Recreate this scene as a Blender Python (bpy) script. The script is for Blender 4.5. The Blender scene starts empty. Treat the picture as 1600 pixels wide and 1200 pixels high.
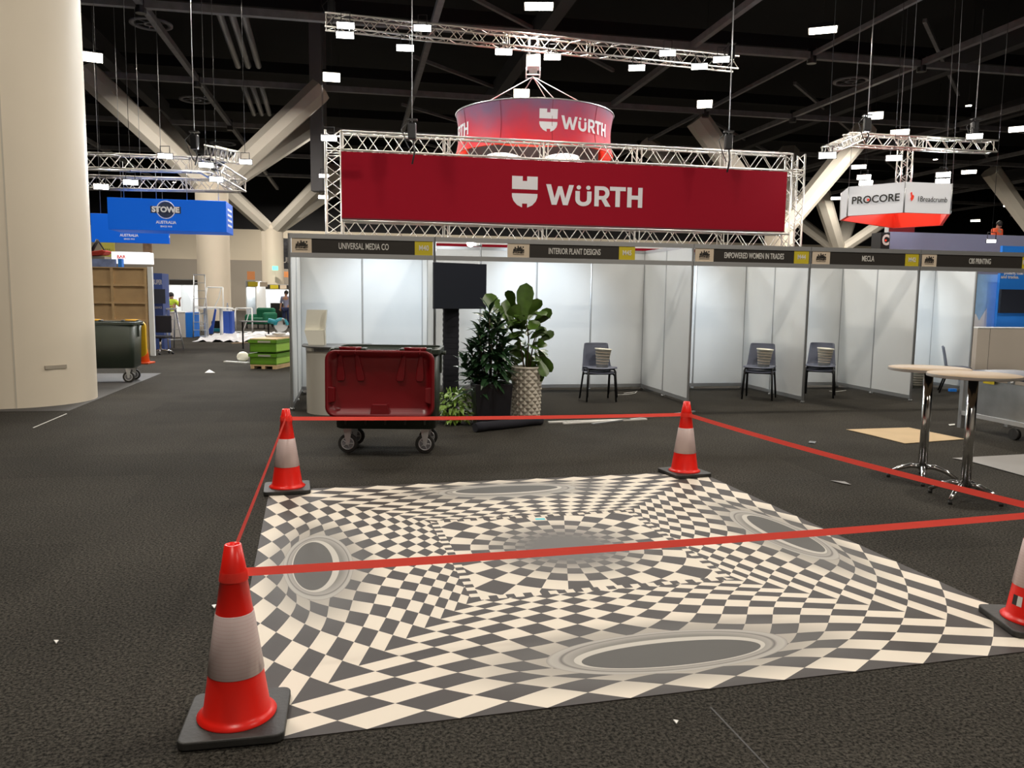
import bpy, bmesh, math, random
import numpy as np
from mathutils import Vector, Matrix, Euler
random.seed(7)
PI = math.pi
C = bpy.context.scene.collection

# ------------------------------------------------------------------ camera
F, HY, ROLL, H = 1250.0, 463.0, math.radians(0.73), 1.62
PITCH = math.atan((600-HY)/F)
FW = Vector((0, math.cos(PITCH), -math.sin(PITCH)))
UP0 = Vector((0, math.sin(PITCH), math.cos(PITCH))); RT0 = Vector((1, 0, 0))
RT = RT0*math.cos(ROLL)+UP0*math.sin(ROLL)
UP = -RT0*math.sin(ROLL)+UP0*math.cos(ROLL)
cam = bpy.data.objects.new('camera', bpy.data.cameras.new('camera')); C.objects.link(cam)
cam.matrix_world = Matrix(((RT.x, UP.x, -FW.x, 0), (RT.y, UP.y, -FW.y, 0), (RT.z, UP.z, -FW.z, H), (0, 0, 0, 1)))
cam.data.sensor_width = 36; cam.data.lens = F/1600*36; cam.data.clip_end = 300; cam.data.clip_start = .05
bpy.context.scene.camera = cam
# ------------------------------------------------------------------ world, exposure
w = bpy.data.worlds.new('world'); bpy.context.scene.world = w; w.use_nodes = True
w.node_tree.nodes['Background'].inputs[0].default_value = (.9, .95, 1, 1)
w.node_tree.nodes['Background'].inputs[1].default_value = 0.02
vs = bpy.context.scene.view_settings
vs.view_transform = 'Standard'; vs.look = 'None'; vs.gamma = 1; vs.use_curve_mapping = False
vs.exposure = 0.45
BAY_W, FLOOD_W, SPOT_W = 290, 45, 50      # watts of hall high bays, truss floods, booth spots

# ------------------------------------------------------------------ frames
TH = 0.1936
D = Vector((math.cos(TH), math.sin(TH), 0)); N = Vector((-math.sin(TH), math.cos(TH), 0))
O = Vector((0, 11.69, 0))
def ray(x, y): return FW*F+RT*(x-800)+UP*(600-y)
def G(x, y, z=0):
    d = ray(x, y); t = (z-H)/d.z
    return Vector((d.x*t, d.y*t, z))
def AT(x, y, Y):
    d = ray(x, y); t = Y/d.y
    return Vector((d.x*t, Y, H+d.z*t))
def BW(s, t, z=0): return O+D*s+N*t+Vector((0, 0, z))
def PT(x, y, t):                       # point of the plane t = const (parallel to the booth row)
    d = ray(x, y); k = (O.dot(N)+t)/d.dot(N); P = d*k
    return (P-O).dot(D), P.z+H

# ------------------------------------------------------------------ materials
MATS = {}
def mat(name, col, rough=.6, metal=0., emis=0., ecol=None, spec=.5, noise=None, bump=0., bscale=200, trans=0., coat=0.):
    if name in MATS: return MATS[name]
    m = bpy.data.materials.new(name); m.use_nodes = True; nt = m.node_tree
    b = nt.nodes['Principled BSDF']
    b.inputs['Base Color'].default_value = (*col, 1); b.inputs['Roughness'].default_value = rough
    b.inputs['Metallic'].default_value = metal; b.inputs['Specular IOR Level'].default_value = spec
    b.inputs['Coat Weight'].default_value = coat
    if trans: b.inputs['Transmission Weight'].default_value = trans
    if emis:
        b.inputs['Emission Color'].default_value = (*(ecol or col), 1); b.inputs['Emission Strength'].default_value = emis
    tc = nt.nodes.new('ShaderNodeTexCoord')
    if noise:
        sc, amt = noise
        n = nt.nodes.new('ShaderNodeTexNoise'); n.inputs['Scale'].default_value = sc; n.inputs['Detail'].default_value = 4
        r = nt.nodes.new('ShaderNodeMapRange'); r.inputs[1].default_value = .3; r.inputs[2].default_value = .7
        r.inputs[3].default_value = 1-amt; r.inputs[4].default_value = 1+amt
        mx = nt.nodes.new('ShaderNodeVectorMath'); mx.operation = 'SCALE'
        mx.inputs[0].default_value = col
        nt.links.new(tc.outputs['Object'], n.inputs['Vector']); nt.links.new(n.outputs[0], r.inputs[0])
        nt.links.new(r.outputs[0], mx.inputs['Scale']); nt.links.new(mx.outputs[0], b.inputs['Base Color'])
    if bump:
        n2 = nt.nodes.new('ShaderNodeTexNoise'); n2.inputs['Scale'].default_value = bscale
        bp = nt.nodes.new('ShaderNodeBump'); bp.inputs['Strength'].default_value = bump; bp.inputs['Distance'].default_value = .01
        nt.links.new(tc.outputs['Object'], n2.inputs['Vector']); nt.links.new(n2.outputs[0], bp.inputs['Height'])
        nt.links.new(bp.outputs[0], b.inputs['Normal'])
    MATS[name] = m; return m

M = dict(
    white=mat('white_laminate', (.78, .80, .80), .45, noise=(1.2, .03)),
    alu=mat('aluminium', (.55, .56, .57), .38, .8),
    truss=mat('truss_aluminium', (.74, .71, .66), .35, .75),
    card=mat('cream_card', (.70, .58, .44), .6),
    blackboard=mat('black_sign_board', (.022, .018, .014), .55),
    yellow=mat('yellow_sign', (.62, .50, .02), .5),
    ink=mat('black_ink', (.02, .016, .012), .6),
    letter=mat('pale_lettering', (.72, .70, .66), .5),
    column=mat('column_paint', (.80, .71, .57), .5, noise=(.7, .03)),
    branch=mat('branch_paint', (.74, .69, .60), .6, noise=(.5, .03)),
    steel_dark=mat('dark_steel', (.19, .19, .20), .6, .0, noise=(3, .15)),
    black=mat('black_plastic', (.018, .018, .019), .45),
    blackm=mat('black_paint_metal', (.016, .016, .018), .35, .3),
    blackcloth=mat('black_cloth', (.018, .018, .026), .95),
    cone=mat('cone_red', (.93, .018, .010), .32, noise=(6, .04)),
    rubber=mat('black_rubber', (.024, .023, .021), .6, noise=(15, .2), bump=.15, bscale=60),
    tape=mat('red_tape', (1.0, .075, .05), .3),
    chrome=mat('chrome', (.85, .85, .85), .16, 1.),
    zinc=mat('zinc_plated', (.60, .61, .62), .4, .55),
    tabletop=mat('beige_table_top', (.35, .26, .17), .55, spec=.2, noise=(6, .05)),
    tableedge=mat('pale_table_edge', (.50, .46, .42), .3, .4),
    bin_red=mat('bin_red_plastic', (.17, .002, .006), .34, noise=(2, .08)),
    bin_green=mat('bin_green_plastic', (.022, .032, .022), .42, noise=(4, .1)),
    bin_yellow=mat('bin_yellow_plastic', (.70, .42, .01), .4),
    orange=mat('orange_plastic', (.90, .14, .015), .4),
    chair=mat('chair_grey_plastic', (.13, .145, .20), .45),
    basket=mat('cream_basket_plastic', (.92, .90, .78), .45),
    pot=mat('cream_pot', (.60, .55, .46), .55),
    potblack=mat('black_planter', (.012, .012, .016), .4),
    soil=mat('potting_soil', (.03, .02, .014), .95, noise=(40, .4)),
    leaf1=mat('fiddle_leaf_green', (.06, .12, .014), .35, noise=(9, .3)),
    leaf2=mat('dark_leaf_green', (.022, .060, .022), .3, noise=(9, .35)),
    leaf3=mat('pothos_green', (.20, .34, .045), .4, noise=(12, .35)),
    stem=mat('stem_brown', (.12, .09, .05), .7),
    screen=mat('screen_glass', (.022, .026, .040), .35),
    cardboard=mat('kraft_card', (.50, .36, .20), .75, noise=(3, .06)),
    ply=mat('plywood', (.50, .34, .175), .6, noise=(2.5, .10)),
    timber=mat('pine_timber', (.55, .38, .2), .6, noise=(8, .1)),
    greymat=mat('grey_floor_sheet', (.22, .21, .20), .6, noise=(2, .08)),
    galv=mat('galvanised_sheet', (.50, .52, .53), .33, .85, noise=(3, .18)),
    red_banner=mat('red_banner', (.245, .004, .014), .8, spec=.12),
    banner_grey=mat('banner_white', (.62, .60, .62), .6),
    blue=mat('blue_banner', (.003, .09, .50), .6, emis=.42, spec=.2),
    bluepaint=mat('blue_panel', (.03, .09, .42), .5),
    bluelt=mat('blue_panel_light', (.02, .22, .80), .45),
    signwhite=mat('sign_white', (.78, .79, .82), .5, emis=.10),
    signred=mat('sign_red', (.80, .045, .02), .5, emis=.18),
    darkred=mat('dark_red_panel', (.22, .008, .014), .6),
    lavender=mat('lavender_panel', (.30, .31, .46), .5),
    wallbeige=mat('wall_beige', (.52, .46, .36), .8, noise=(.4, .03)),
    wallgrey=mat('wall_grey', (.27, .24, .20), .8, noise=(.4, .03)),
    ceilblack=mat('ceiling_black', (.005, .005, .006), .9, noise=(.3, .3)),
    duct=mat('silver_duct', (.40, .41, .44), .4, .6, bump=.4, bscale=14),
    diffuser=mat('diffuser_grey', (.20, .20, .215), .6),
    skin=mat('skin', (.48, .26, .17), .5),
    hair=mat('black_hair', (.012, .009, .008), .6),
    hivis=mat('hi_vis_yellow', (.55, .75, .05), .6),
    hivisor=mat('hi_vis_orange', (.95, .13, .04), .6),
    navy=mat('navy_fabric', (.02, .03, .10), .8),
    sofa=mat('green_fabric', (.01, .17, .09), .8),
    crate=mat('green_crate', (.10, .25, .012), .5, noise=(3, .08)),
    cratepale=mat('green_crate_side', (.33, .58, .08), .5),
    sheet=mat('white_plastic_sheet', (.72, .73, .76), .35),
    bottle=mat('clear_bottle', (.6, .68, .8), .1, trans=.6),
    teal=mat('teal_tool', (.02, .25, .33), .4),
    tan=mat('tan_print', (.35, .22, .14), .6, noise=(3, .5)),
    cityprint=mat('dark_poster', (.05, .055, .07), .5, noise=(5, .5)),
    terracotta=mat('orange_panel', (.62, .24, .08), .6),
    cupboard=mat('cream_cupboard', (.64, .57, .49), .5),
    skyblue=mat('pale_blue_print', (.32, .52, .74), .5, noise=(3, .15)),
    lens=mat('lamp_lens', (1, 1, 1), .5, emis=14, ecol=(1, .98, .92)),
    lenswarm=mat('lamp_lens_warm', (1, 1, 1), .5, emis=12, ecol=(1, .90, .74)),
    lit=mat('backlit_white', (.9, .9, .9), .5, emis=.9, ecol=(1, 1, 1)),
    retro=None, carpet=None,
)
def nodes(name):
    m = bpy.data.materials.new(name); m.use_nodes = True; nt = m.node_tree
    return m, nt, nt.nodes['Principled BSDF']
def nd(nt, t, **k):
    n = nt.nodes.new(t)
    for a, v in k.items():
        if a == 'op': n.operation = v
        else: setattr(n, a, v)
    return n
def mth(nt, op, a, b=None, c=None):
    n = nt.nodes.new('ShaderNodeMath'); n.operation = op
    for i, v in enumerate((a, b, c)):
        if v is None: continue
        if isinstance(v, (int, float)): n.inputs[i].default_value = v
        else: nt.links.new(v, n.inputs[i])
    return n.outputs[0]
def mixc(nt, fac, a, b):
    n = nt.nodes.new('ShaderNodeMix'); n.data_type = 'RGBA'
    for i, v in ((0, fac), (6, a), (7, b)):
        if isinstance(v, (int, float)): n.inputs[i].default_value = v
        elif isinstance(v, tuple): n.inputs[i].default_value = (*v, 1)
        else: nt.links.new(v, n.inputs[i])
    return n.outputs[2]
# carpet: looped charcoal pile with pale flecks, laid in wide strips
def carpet_mat(name, c0, c1, sc=150):
    m, nt, b = nodes(name)
    tc = nd(nt, 'ShaderNodeTexCoord')
    n = nd(nt, 'ShaderNodeTexNoise'); n.inputs['Scale'].default_value = sc; n.inputs['Detail'].default_value = 5; n.inputs['Roughness'].default_value = .75
    nt.links.new(tc.outputs['Object'], n.inputs['Vector'])
    r = nd(nt, 'ShaderNodeMapRange'); r.inputs[1].default_value = .40; r.inputs[2].default_value = .66
    nt.links.new(n.outputs[0], r.inputs[0])
    col = mixc(nt, r.outputs[0], c0, c1)
    n2 = nd(nt, 'ShaderNodeTexNoise'); n2.inputs['Scale'].default_value = .9; n2.inputs['Detail'].default_value = 4
    nt.links.new(tc.outputs['Object'], n2.inputs['Vector'])
    r2 = nd(nt, 'ShaderNodeMapRange'); r2.inputs[1].default_value = .3; r2.inputs[2].default_value = .7; r2.inputs[3].default_value = .82; r2.inputs[4].default_value = 1.15
    nt.links.new(n2.outputs[0], r2.inputs[0])
    # strips of different pile direction
    br = nd(nt, 'ShaderNodeTexBrick'); br.inputs['Scale'].default_value = 1; br.inputs['Brick Width'].default_value = 2.0; br.inputs['Row Height'].default_value = 1.0
    br.inputs['Mortar Size'].default_value = 0.0; br.inputs['Color1'].default_value = (.88, .88, .88, 1); br.inputs['Color2'].default_value = (1.08, 1.08, 1.08, 1)
    nt.links.new(tc.outputs['Object'], br.inputs['Vector'])
    v = nd(nt, 'ShaderNodeVectorMath', op='SCALE'); nt.links.new(col, v.inputs[0]); nt.links.new(r2.outputs[0], v.inputs['Scale'])
    v2 = nd(nt, 'ShaderNodeVectorMath', op='MULTIPLY'); nt.links.new(v.outputs[0], v2.inputs[0]); nt.links.new(br.outputs[0], v2.inputs[1])
    nt.links.new(v2.outputs[0], b.inputs['Base Color'])
    b.inputs['Roughness'].default_value = .97; b.inputs['Specular IOR Level'].default_value = .1
    bp = nd(nt, 'ShaderNodeBump'); bp.inputs['Strength'].default_value = .6; bp.inputs['Distance'].default_value = .006
    nt.links.new(n.outputs[0], bp.inputs['Height']); nt.links.new(bp.outputs[0], b.inputs['Normal'])
    return m
M['carpet'] = carpet_mat('charcoal_carpet', (.008, .0072, .006), (.088, .080, .066), 70)
M['concrete'] = mat('grey_concrete', (.06, .057, .056), .7, noise=(1.5, .15))
# cone collar: translucent white reflective sleeve with a fine grid
m, nt, b = nodes('reflective_collar')
tc = nd(nt, 'ShaderNodeTexCoord'); sx = nd(nt, 'ShaderNodeSeparateXYZ'); nt.links.new(tc.outputs['Object'], sx.inputs[0])
a = mth(nt, 'ARCTAN2', sx.outputs[1], sx.outputs[0])
g1 = mth(nt, 'LESS_THAN', mth(nt, 'FRACT', mth(nt, 'MULTIPLY', a, 16)), .16)
g2 = mth(nt, 'LESS_THAN', mth(nt, 'FRACT', mth(nt, 'MULTIPLY', sx.outputs[2], 70)), .22)
gg = mth(nt, 'MAXIMUM', g1, g2)
nt.links.new(mixc(nt, gg, (.70, .56, .54), (.66, .49, .47)), b.inputs['Base Color'])
b.inputs['Roughness'].default_value = .28; b.inputs['Coat Weight'].default_value = .3
M['retro'] = m

# ------------------------------------------------------------------ mesh builder
m, nt, b = nodes('translucent_red_tape')
b.inputs['Base Color'].default_value = (1, .085, .06, 1); b.inputs['Roughness'].default_value = .35
tr = nd(nt, 'ShaderNodeBsdfTranslucent'); tr.inputs['Color'].default_value = (1, .12, .09, 1)
ms_ = nd(nt, 'ShaderNodeMixShader'); ms_.inputs[0].default_value = .5
nt.links.new(b.outputs[0], ms_.inputs[1]); nt.links.new(tr.outputs[0], ms_.inputs[2]); nt.links.new(ms_.outputs[0], nt.nodes['Material Output'].inputs['Surface'])
M['tape'] = m
class MB:
    def __init__(s): s.v = []; s.f = []; s.sm = []
    def add(s, vs, fs, smooth=False, mtx=None):
        o = len(s.v)
        for p in vs:
            p = Vector(p); s.v.append(mtx @ p if mtx else p)
        for f in fs: s.f.append([i+o for i in f]); s.sm.append(smooth)
        return s
    def box(s, c, d, rot=None):
        x, y, z = d[0]/2, d[1]/2, d[2]/2
        R = Euler(rot).to_matrix() if rot else Matrix.Identity(3)
        vs = [R @ Vector((a*x, b*y, e*z))+Vector(c) for a in (-1, 1) for b in (-1, 1) for e in (-1, 1)]
        return s.add(vs, [(0, 1, 3, 2), (4, 6, 7, 5), (0, 4, 5, 1), (2, 3, 7, 6), (0, 2, 6, 4), (1, 5, 7, 3)])
    def bb(s, x0, x1, y0, y1, z0, z1): return s.box(((x0+x1)/2, (y0+y1)/2, (z0+z1)/2), (abs(x1-x0), abs(y1-y0), abs(z1-z0)))
    def cyl(s, p, q, r, r2=None, n=12, cap=True, smooth=True):
        p = Vector(p); q = Vector(q); r2 = r if r2 is None else r2
        ax = (q-p).normalized(); u = ax.orthogonal().normalized(); v = ax.cross(u)
        vs = []
        for c, rr in ((p, r), (q, r2)):
            for i in range(n):
                a = 2*PI*i/n; vs.append(c+u*math.cos(a)*rr+v*math.sin(a)*rr)
        s.add(vs, [(i, (i+1) % n, n+(i+1) % n, n+i) for i in range(n)], smooth)
        if cap: s.add(vs, [list(range(n))[::-1], [n+i for i in range(n)]])
        return s
    def tube(s, pts, r, n=8, closed=False):
        pts = [Vector(p) for p in pts]; rs = r if isinstance(r, (list, tuple)) else [r]*len(pts)
        rings = []; up = None; L = len(pts)
        for i, p in enumerate(pts):
            a = pts[(i-1) % L] if (i > 0 or closed) else p; b_ = pts[(i+1) % L] if (i < L-1 or closed) else p
            t = (b_-a).normalized()
            if up is None: up = t.orthogonal().normalized()
            up = (up-t*up.dot(t)).normalized(); v = t.cross(up)
            rings.append([p+(up*math.cos(2*PI*k/n)+v*math.sin(2*PI*k/n))*rs[i] for k in range(n)])
        vs = [q for ring in rings for q in ring]; fs = []
        for i in range(L if closed else L-1):
            j = (i+1) % L
            for k in range(n): fs.append((i*n+k, i*n+(k+1) % n, j*n+(k+1) % n, j*n+k))
        s.add(vs, fs, True)
        if not closed: s.add(vs, [list(range(n))[::-1], [(L-1)*n+k for k in range(n)]])
        return s
    def lathe(s, prof, n=32, c=(0, 0, 0), a0=0, a1=2*PI, smooth=True, sx=1, sy=1):
        full = abs(a1-a0-2*PI) < 1e-6; m_ = n if full else n+1
        vs = []
        for r, z in prof:
            for i in range(m_):
                a = a0+(a1-a0)*i/n; vs.append((c[0]+r*math.cos(a)*sx, c[1]+r*math.sin(a)*sy, c[2]+z))
        fs = []
        for j in range(len(prof)-1):
            for i in range(n):
                k = (i+1) % m_
                fs.append((j*m_+i, j*m_+k, (j+1)*m_+k, (j+1)*m_+i))
        return s.add(vs, fs, smooth)
    def prism(s, poly, y0, y1, mtx=None):       # polygon in XZ extruded along Y
        n = len(poly); vs = [(x, y0, z) for x, z in poly]+[(x, y1, z) for x, z in poly]
        fs = [list(range(n)), [n+i for i in range(n)][::-1]]+[(i, n+i, n+(i+1) % n, (i+1) % n) for i in range(n)]
        return s.add(vs, fs, False, mtx)
    def prismz(s, poly, z0, z1):
        n = len(poly); vs = [(x, y, z0) for x, y in poly]+[(x, y, z1) for x, y in poly]
        return s.add(vs, [list(range(n))[::-1], [n+i for i in range(n)]]+[(i, (i+1) % n, n+(i+1) % n, n+i) for i in range(n)])
    def ball(s, c, r, n=12, sc=(1, 1, 1)):
        prof = [(r*math.sin(PI*i/n)*1, -r*math.cos(PI*i/n)) for i in range(n+1)]
        vs = []; k = n*2
        for rr, z in prof:
            for i in range(k): vs.append((c[0]+rr*math.cos(2*PI*i/k)*sc[0], c[1]+rr*math.sin(2*PI*i/k)*sc[1], c[2]+z*sc[2]))
        return s.add(vs, [(j*k+i, j*k+(i+1) % k, (j+1)*k+(i+1) % k, (j+1)*k+i) for j in range(n) for i in range(k)], True)
    def build(s, name, m, parent=None, loc=None, rz=None, bevel=0, label=None, kind=None, subs=0):
        me = bpy.data.meshes.new(name); me.from_pydata([tuple(v) for v in s.v], [], s.f)
        me.polygons.foreach_set('use_smooth', s.sm)
        ms = m if isinstance(m, list) else [m]
        for x in ms: me.materials.append(x)
        bm = bmesh.new(); bm.from_mesh(me); bmesh.ops.remove_doubles(bm, verts=bm.verts, dist=1e-5)
        bmesh.ops.recalc_face_normals(bm, faces=bm.faces); bm.to_mesh(me); bm.free()
        o = bpy.data.objects.new(name, me); C.objects.link(o)
        if parent: o.parent = parent
        if loc is not None: o.location = loc
        if rz is not None: o.rotation_euler = (0, 0, rz)
        if bevel:
            b_ = o.modifiers.new('bevel', 'BEVEL'); b_.width = bevel; b_.segments = 2; b_.limit_method = 'ANGLE'; b_.angle_limit = math.radians(40)
        if label: o['label'] = label
        if kind: o['kind'] = kind
        return o
def thing(name, label, cat, loc=(0, 0, 0), rz=0, group=None):
    o = bpy.data.objects.new(name, None); C.objects.link(o); o.location = loc; o.rotation_euler = (0, 0, rz)
    o.empty_display_size = .1
    o['label'] = label; o['category'] = cat
    if group: o['group'] = group
    return o
def tag(o, label, cat, group=None, kind=None):
    o['label'] = label; o['category'] = cat
    if group: o['group'] = group
    if kind: o['kind'] = kind
    return o
def dup(root, loc, rz, label, group=None):
    r = root.copy(); C.objects.link(r); r.location = loc; r.rotation_euler = (0, 0, rz); r['label'] = label
    if group: r['group'] = group
    def rec(a, b_):
        for ch in list(a.children):
            c = ch.copy(); C.objects.link(c); c.parent = b_; rec(ch, c)
    rec(root, r)
    return r
def text(s, h, m, parent, loc, name='lettering', sx=1., bold=.0, align='CENTER', rz=0, ext=.002, rot=None, space=1.):
    cu = bpy.data.curves.new(name, 'FONT'); cu.body = s; cu.size = h/.70; cu.align_x = align; cu.align_y = 'CENTER'
    cu.extrude = ext; cu.offset = bold*h; cu.resolution_u = 3; cu.space_character = space
    t = bpy.data.objects.new(name, cu); C.objects.link(t)
    bpy.context.view_layer.update()
    me = bpy.data.meshes.new_from_object(t.evaluated_get(bpy.context.evaluated_depsgraph_get()))
    bpy.data.objects.remove(t)
    me.transform(Matrix.Rotation(PI/2, 4, 'X') @ Matrix.Diagonal((sx, 1, 1, 1)))
    me.materials.clear(); me.materials.append(m)
    o = bpy.data.objects.new(name, me); C.objects.link(o); o.parent = parent; o.location = loc
    o.rotation_euler = rot or (0, 0, rz)
    return o
def arc(cx, cz, r, a0, a1, n=12): return [(cx+r*math.cos(a0+(a1-a0)*i/n), cz+r*math.sin(a0+(a1-a0)*i/n)) for i in range(n+1)]
def rrect(w_, h_, r, n=5, cx=0, cz=0):
    out = []
    for sx_, sz, a in ((1, 1, 0), (-1, 1, PI/2), (-1, -1, PI), (1, -1, 1.5*PI)):
        out += arc(cx+sx_*(w_/2-r), cz+sz*(h_/2-r), r, a, a+PI/2, n)
    return out

# ================================================================== SETTING
def struct(o): o['kind'] = 'structure'; return o
def plane_bt(name, m, s0, s1, t0, t1, z):
    mb = MB(); mb.add([(s0, t0, 0), (s1, t0, 0), (s1, t1, 0), (s0, t1, 0)], [(0, 1, 2, 3)])
    o = mb.build(name, m, loc=O+Vector((0, 0, z)), rz=TH); return struct(o)
FLOOR = plane_bt('floor', M['carpet'], -45, 75, -22, 82, 0)
sE = (G(160, 621)-O).dot(D)
plane_bt('floor_2', M['concrete'], -45, sE, 0.2, 5.5, .004)
plane_bt('ceiling', M['ceilblack'], -45, 75, -22, 82, 14.5)
def wall(name, a, b, z0, z1, m, th=.3):
    a = Vector(a); b = Vector(b); L = (b-a).length
    mb = MB().bb(0, L, 0, th, z0, z1)
    return struct(mb.build(name, m, loc=a, rz=math.atan2(b.y-a.y, b.x-a.x)))
wall('wall_back', BW(-45, 66), BW(75, 66), 4.6, 7.4, M['wallbeige'])
wall('wall_back_lower', BW(-45, 65.8), BW(75, 65.8), 0, 4.6, M['wallgrey'])
wall('wall_back_upper', BW(-45, 66.2), BW(75, 66.2), 7.4, 14.5, M['ceilblack'])
wall('wall_left', BW(-45, -22), BW(-45, 66), 0, 14.5, M['ceilblack'])
wall('wall_right', BW(75, 66), BW(75, -22), 0, 14.5, M['ceilblack'])
wall('wall_front', BW(75, -22), BW(-45, -22), 0, 14.5, M['wallgrey'])
# ceiling lattice
ZC = 10.6; tn = [0]
def trim(a, b, wd, hh, m=None):
    tn[0] += 1; a = Vector(a); b = Vector(b); L = (b-a).length
    mid = (a+b)/2; q = (b-a).to_track_quat('Y', 'Z')
    mb = MB().box((0, 0, 0), (wd, L, hh))
    o = mb.build('trim_%d' % tn[0], m or M['steel_dark']); o.location = mid; o.rotation_mode = 'QUATERNION'; o.rotation_quaternion = q
    return struct(o)
for k in range(6):
    t = 7.4+9.2*k
    trim(BW(-44, t, ZC), BW(74, t, ZC), .22, .24)
for s in [-27, -18, -8.8, .4, 9.7, 14.4, 19, 28.2, 37.4, 46.6, 56, 65]:
    big = s not in (14.4,)
    trim(BW(s, -10, ZC+.05), BW(s, 62, ZC+.05), .2 if big else .13, .22 if big else .15)
for k in range(1, 5):                      # diagonal braces in some bays and upper bracing
    t = 7.4+9.2*k
    for s0, s1 in ((.4, 9.7), (19, 28.2), (37.4, 46.6)):
        trim(BW(s0, t, ZC+1.6), BW(s1, t+9.2, ZC+1.6), .14, .14)
    trim(BW(-44, t+4.6, ZC+1.9), BW(74, t+4.6, ZC+1.9), .35, .5, M['ceilblack'])
for s in (-13, 5, 23.6, 33, 51):
    trim(BW(s, 0, ZC+1.5), BW(s, 62, ZC+1.5), .5, .8, mat('roof_girder', (.05, .05, .055), .7))
# node connectors on the lattice
for k in range(2, 6):
    t = 7.4+9.2*(k-1)
    for s in (-8.8, 14.4, 19, 28.2):
        tn[0] += 1
        struct(MB().cyl((0, 0, -.28), (0, 0, .28), .17, n=10).build('trim_%d' % tn[0], M['blackm'], loc=BW(s, t, ZC)))

# ------------------------------------------------------------------ columns
def round_column(loc, r, h, label, seam=None):
    c = thing('column', label, 'column', loc)
    MB().lathe([(r, 0), (r, h)], 96).build('shaft', M['column'], c)
    if seam is not None:
        mb = MB(); a = seam
        mb.box(((r+.002)*math.cos(a), (r+.002)*math.sin(a), h/2), (.012, .02, h), (0, 0, a))
        mb.build('cover_strip', M['pot'], c)
    return c
pr = G(153, 620); pn = G(66, 634)
RC = 1.02
cc = Vector((pn.x-.62*RC+0.02, 0, 0)); 
# centre so that the right tangent passes the pixel (153,620) and the near point is pn
dirr = Vector((pr.x, pr.y, 0)).normalized(); nr = Vector((dirr.y, -dirr.x, 0))
cc = Vector((pr.x, pr.y, 0))-nr*RC
col = round_column(cc, RC, 14.4, 'huge cream round column at the left edge of the hall, cut by the picture edge', seam=math.atan2(-cc.y, -cc.x)-.05)
MB().box((0, 0, 0), (.02, .30, .05)).build('scuff_mark', mat('scuff', (.40, .35, .28), .7), col, loc=((RC)*math.cos(math.atan2(-cc.y, -cc.x)+.45), (RC)*math.sin(math.atan2(-cc.y, -cc.x)+.45), .55), rz=math.atan2(-cc.y, -cc.x)+.45)
def branch_mb(a, b, w0, w1, hh):
    a = Vector(a); b = Vector(b); ax = (b-a).normalized()
    side = ax.cross(Vector((0, 0, 1))).normalized(); up = side.cross(ax).normalized()
    def ring(c, w_, h_):
        return [c+side*(w_*x)+up*(h_*y) for x, y in ((-.5, .2), (-.28, .5), (.28, .5), (.5, .2), (.5, -.2), (.22, -.5), (-.22, -.5), (-.5, -.2))]
    mb = MB(); vs = ring(a, w0, hh*.8)+ring(b, w1, hh)
    mb.add(vs, [(i, (i+1) % 8, 8+(i+1) % 8, 8+i) for i in range(8)]+[list(range(8))[::-1], [8+i for i in range(8)]])
    return mb
def tree_column(s, t, r, zt, ends, label, w=(1.1, 1.35), hh=1.0):
    base = BW(s, t); c = thing('branching_column', label, 'column', base)
    MB().lathe([(r, 0), (r, zt)], 40).build('shaft', M['column'], c)
    MB().lathe([(r, 0), (r*1.05, .2), (r*.9, .5), (0, .6)], 40).build('cap', M['column'], c, loc=(0, 0, zt))
    for e in ends:
        e = Vector(e)-base
        branch_mb(Vector((0, 0, zt-.1)), e, w[0], w[1], hh).build('branch', M['branch'], c)
    return c
TC1 = (-8.2, 25.0)
tree_column(*TC1, .67, 6.0, [BW(-13.0, 25.3, 10.5), BW(-3.7, 25.8, 10.5), BW(-4.3, 33, 10.5), BW(-12.5, 33.5, 10.5)], 'tall cream column beyond the blue hanging signs with four wide slanting branches')
tree_column(-8.4, 52.5, .8, 6.3, [BW(-13, 49, 10.5), BW(-3.6, 48.5, 10.5), BW(-3.5, 57, 10.5), BW(-13, 57, 10.5)], 'farther cream branching column behind the left aisle, left of the nearest white booth post')
tree_column(18.9, 26.4, .7, 5.0, [BW(14.3, 26.6, 10.4), BW(23.6, 26.6, 10.4), BW(14.5, 34, 10.4), BW(23.5, 34, 10.4)], 'cream branching column rising behind the right end of the red banner truss', w=(1.0, 1.25))
tree_column(39.6, 53, .8, 6.0, [BW(35, 49, 10.5), BW(44.5, 49, 10.5), BW(36, 58, 10.5), BW(44, 58, 10.5)], 'far cream branching column seen between red banner and white hexagonal sign')
e1 = G(1548, 268, 10.4)
cb = e1+D*5.5+N*.3; cbs, cbt = (cb-O).dot(D), (cb-O).dot(N)
tree_column(cbs, cbt, .8, 5.2, [e1, BW(cbs+5, cbt, 10.4), BW(cbs-3.5, cbt-6, 10.4)], 'cream branching column leaning in from the right edge above the lavender wall')

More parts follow.
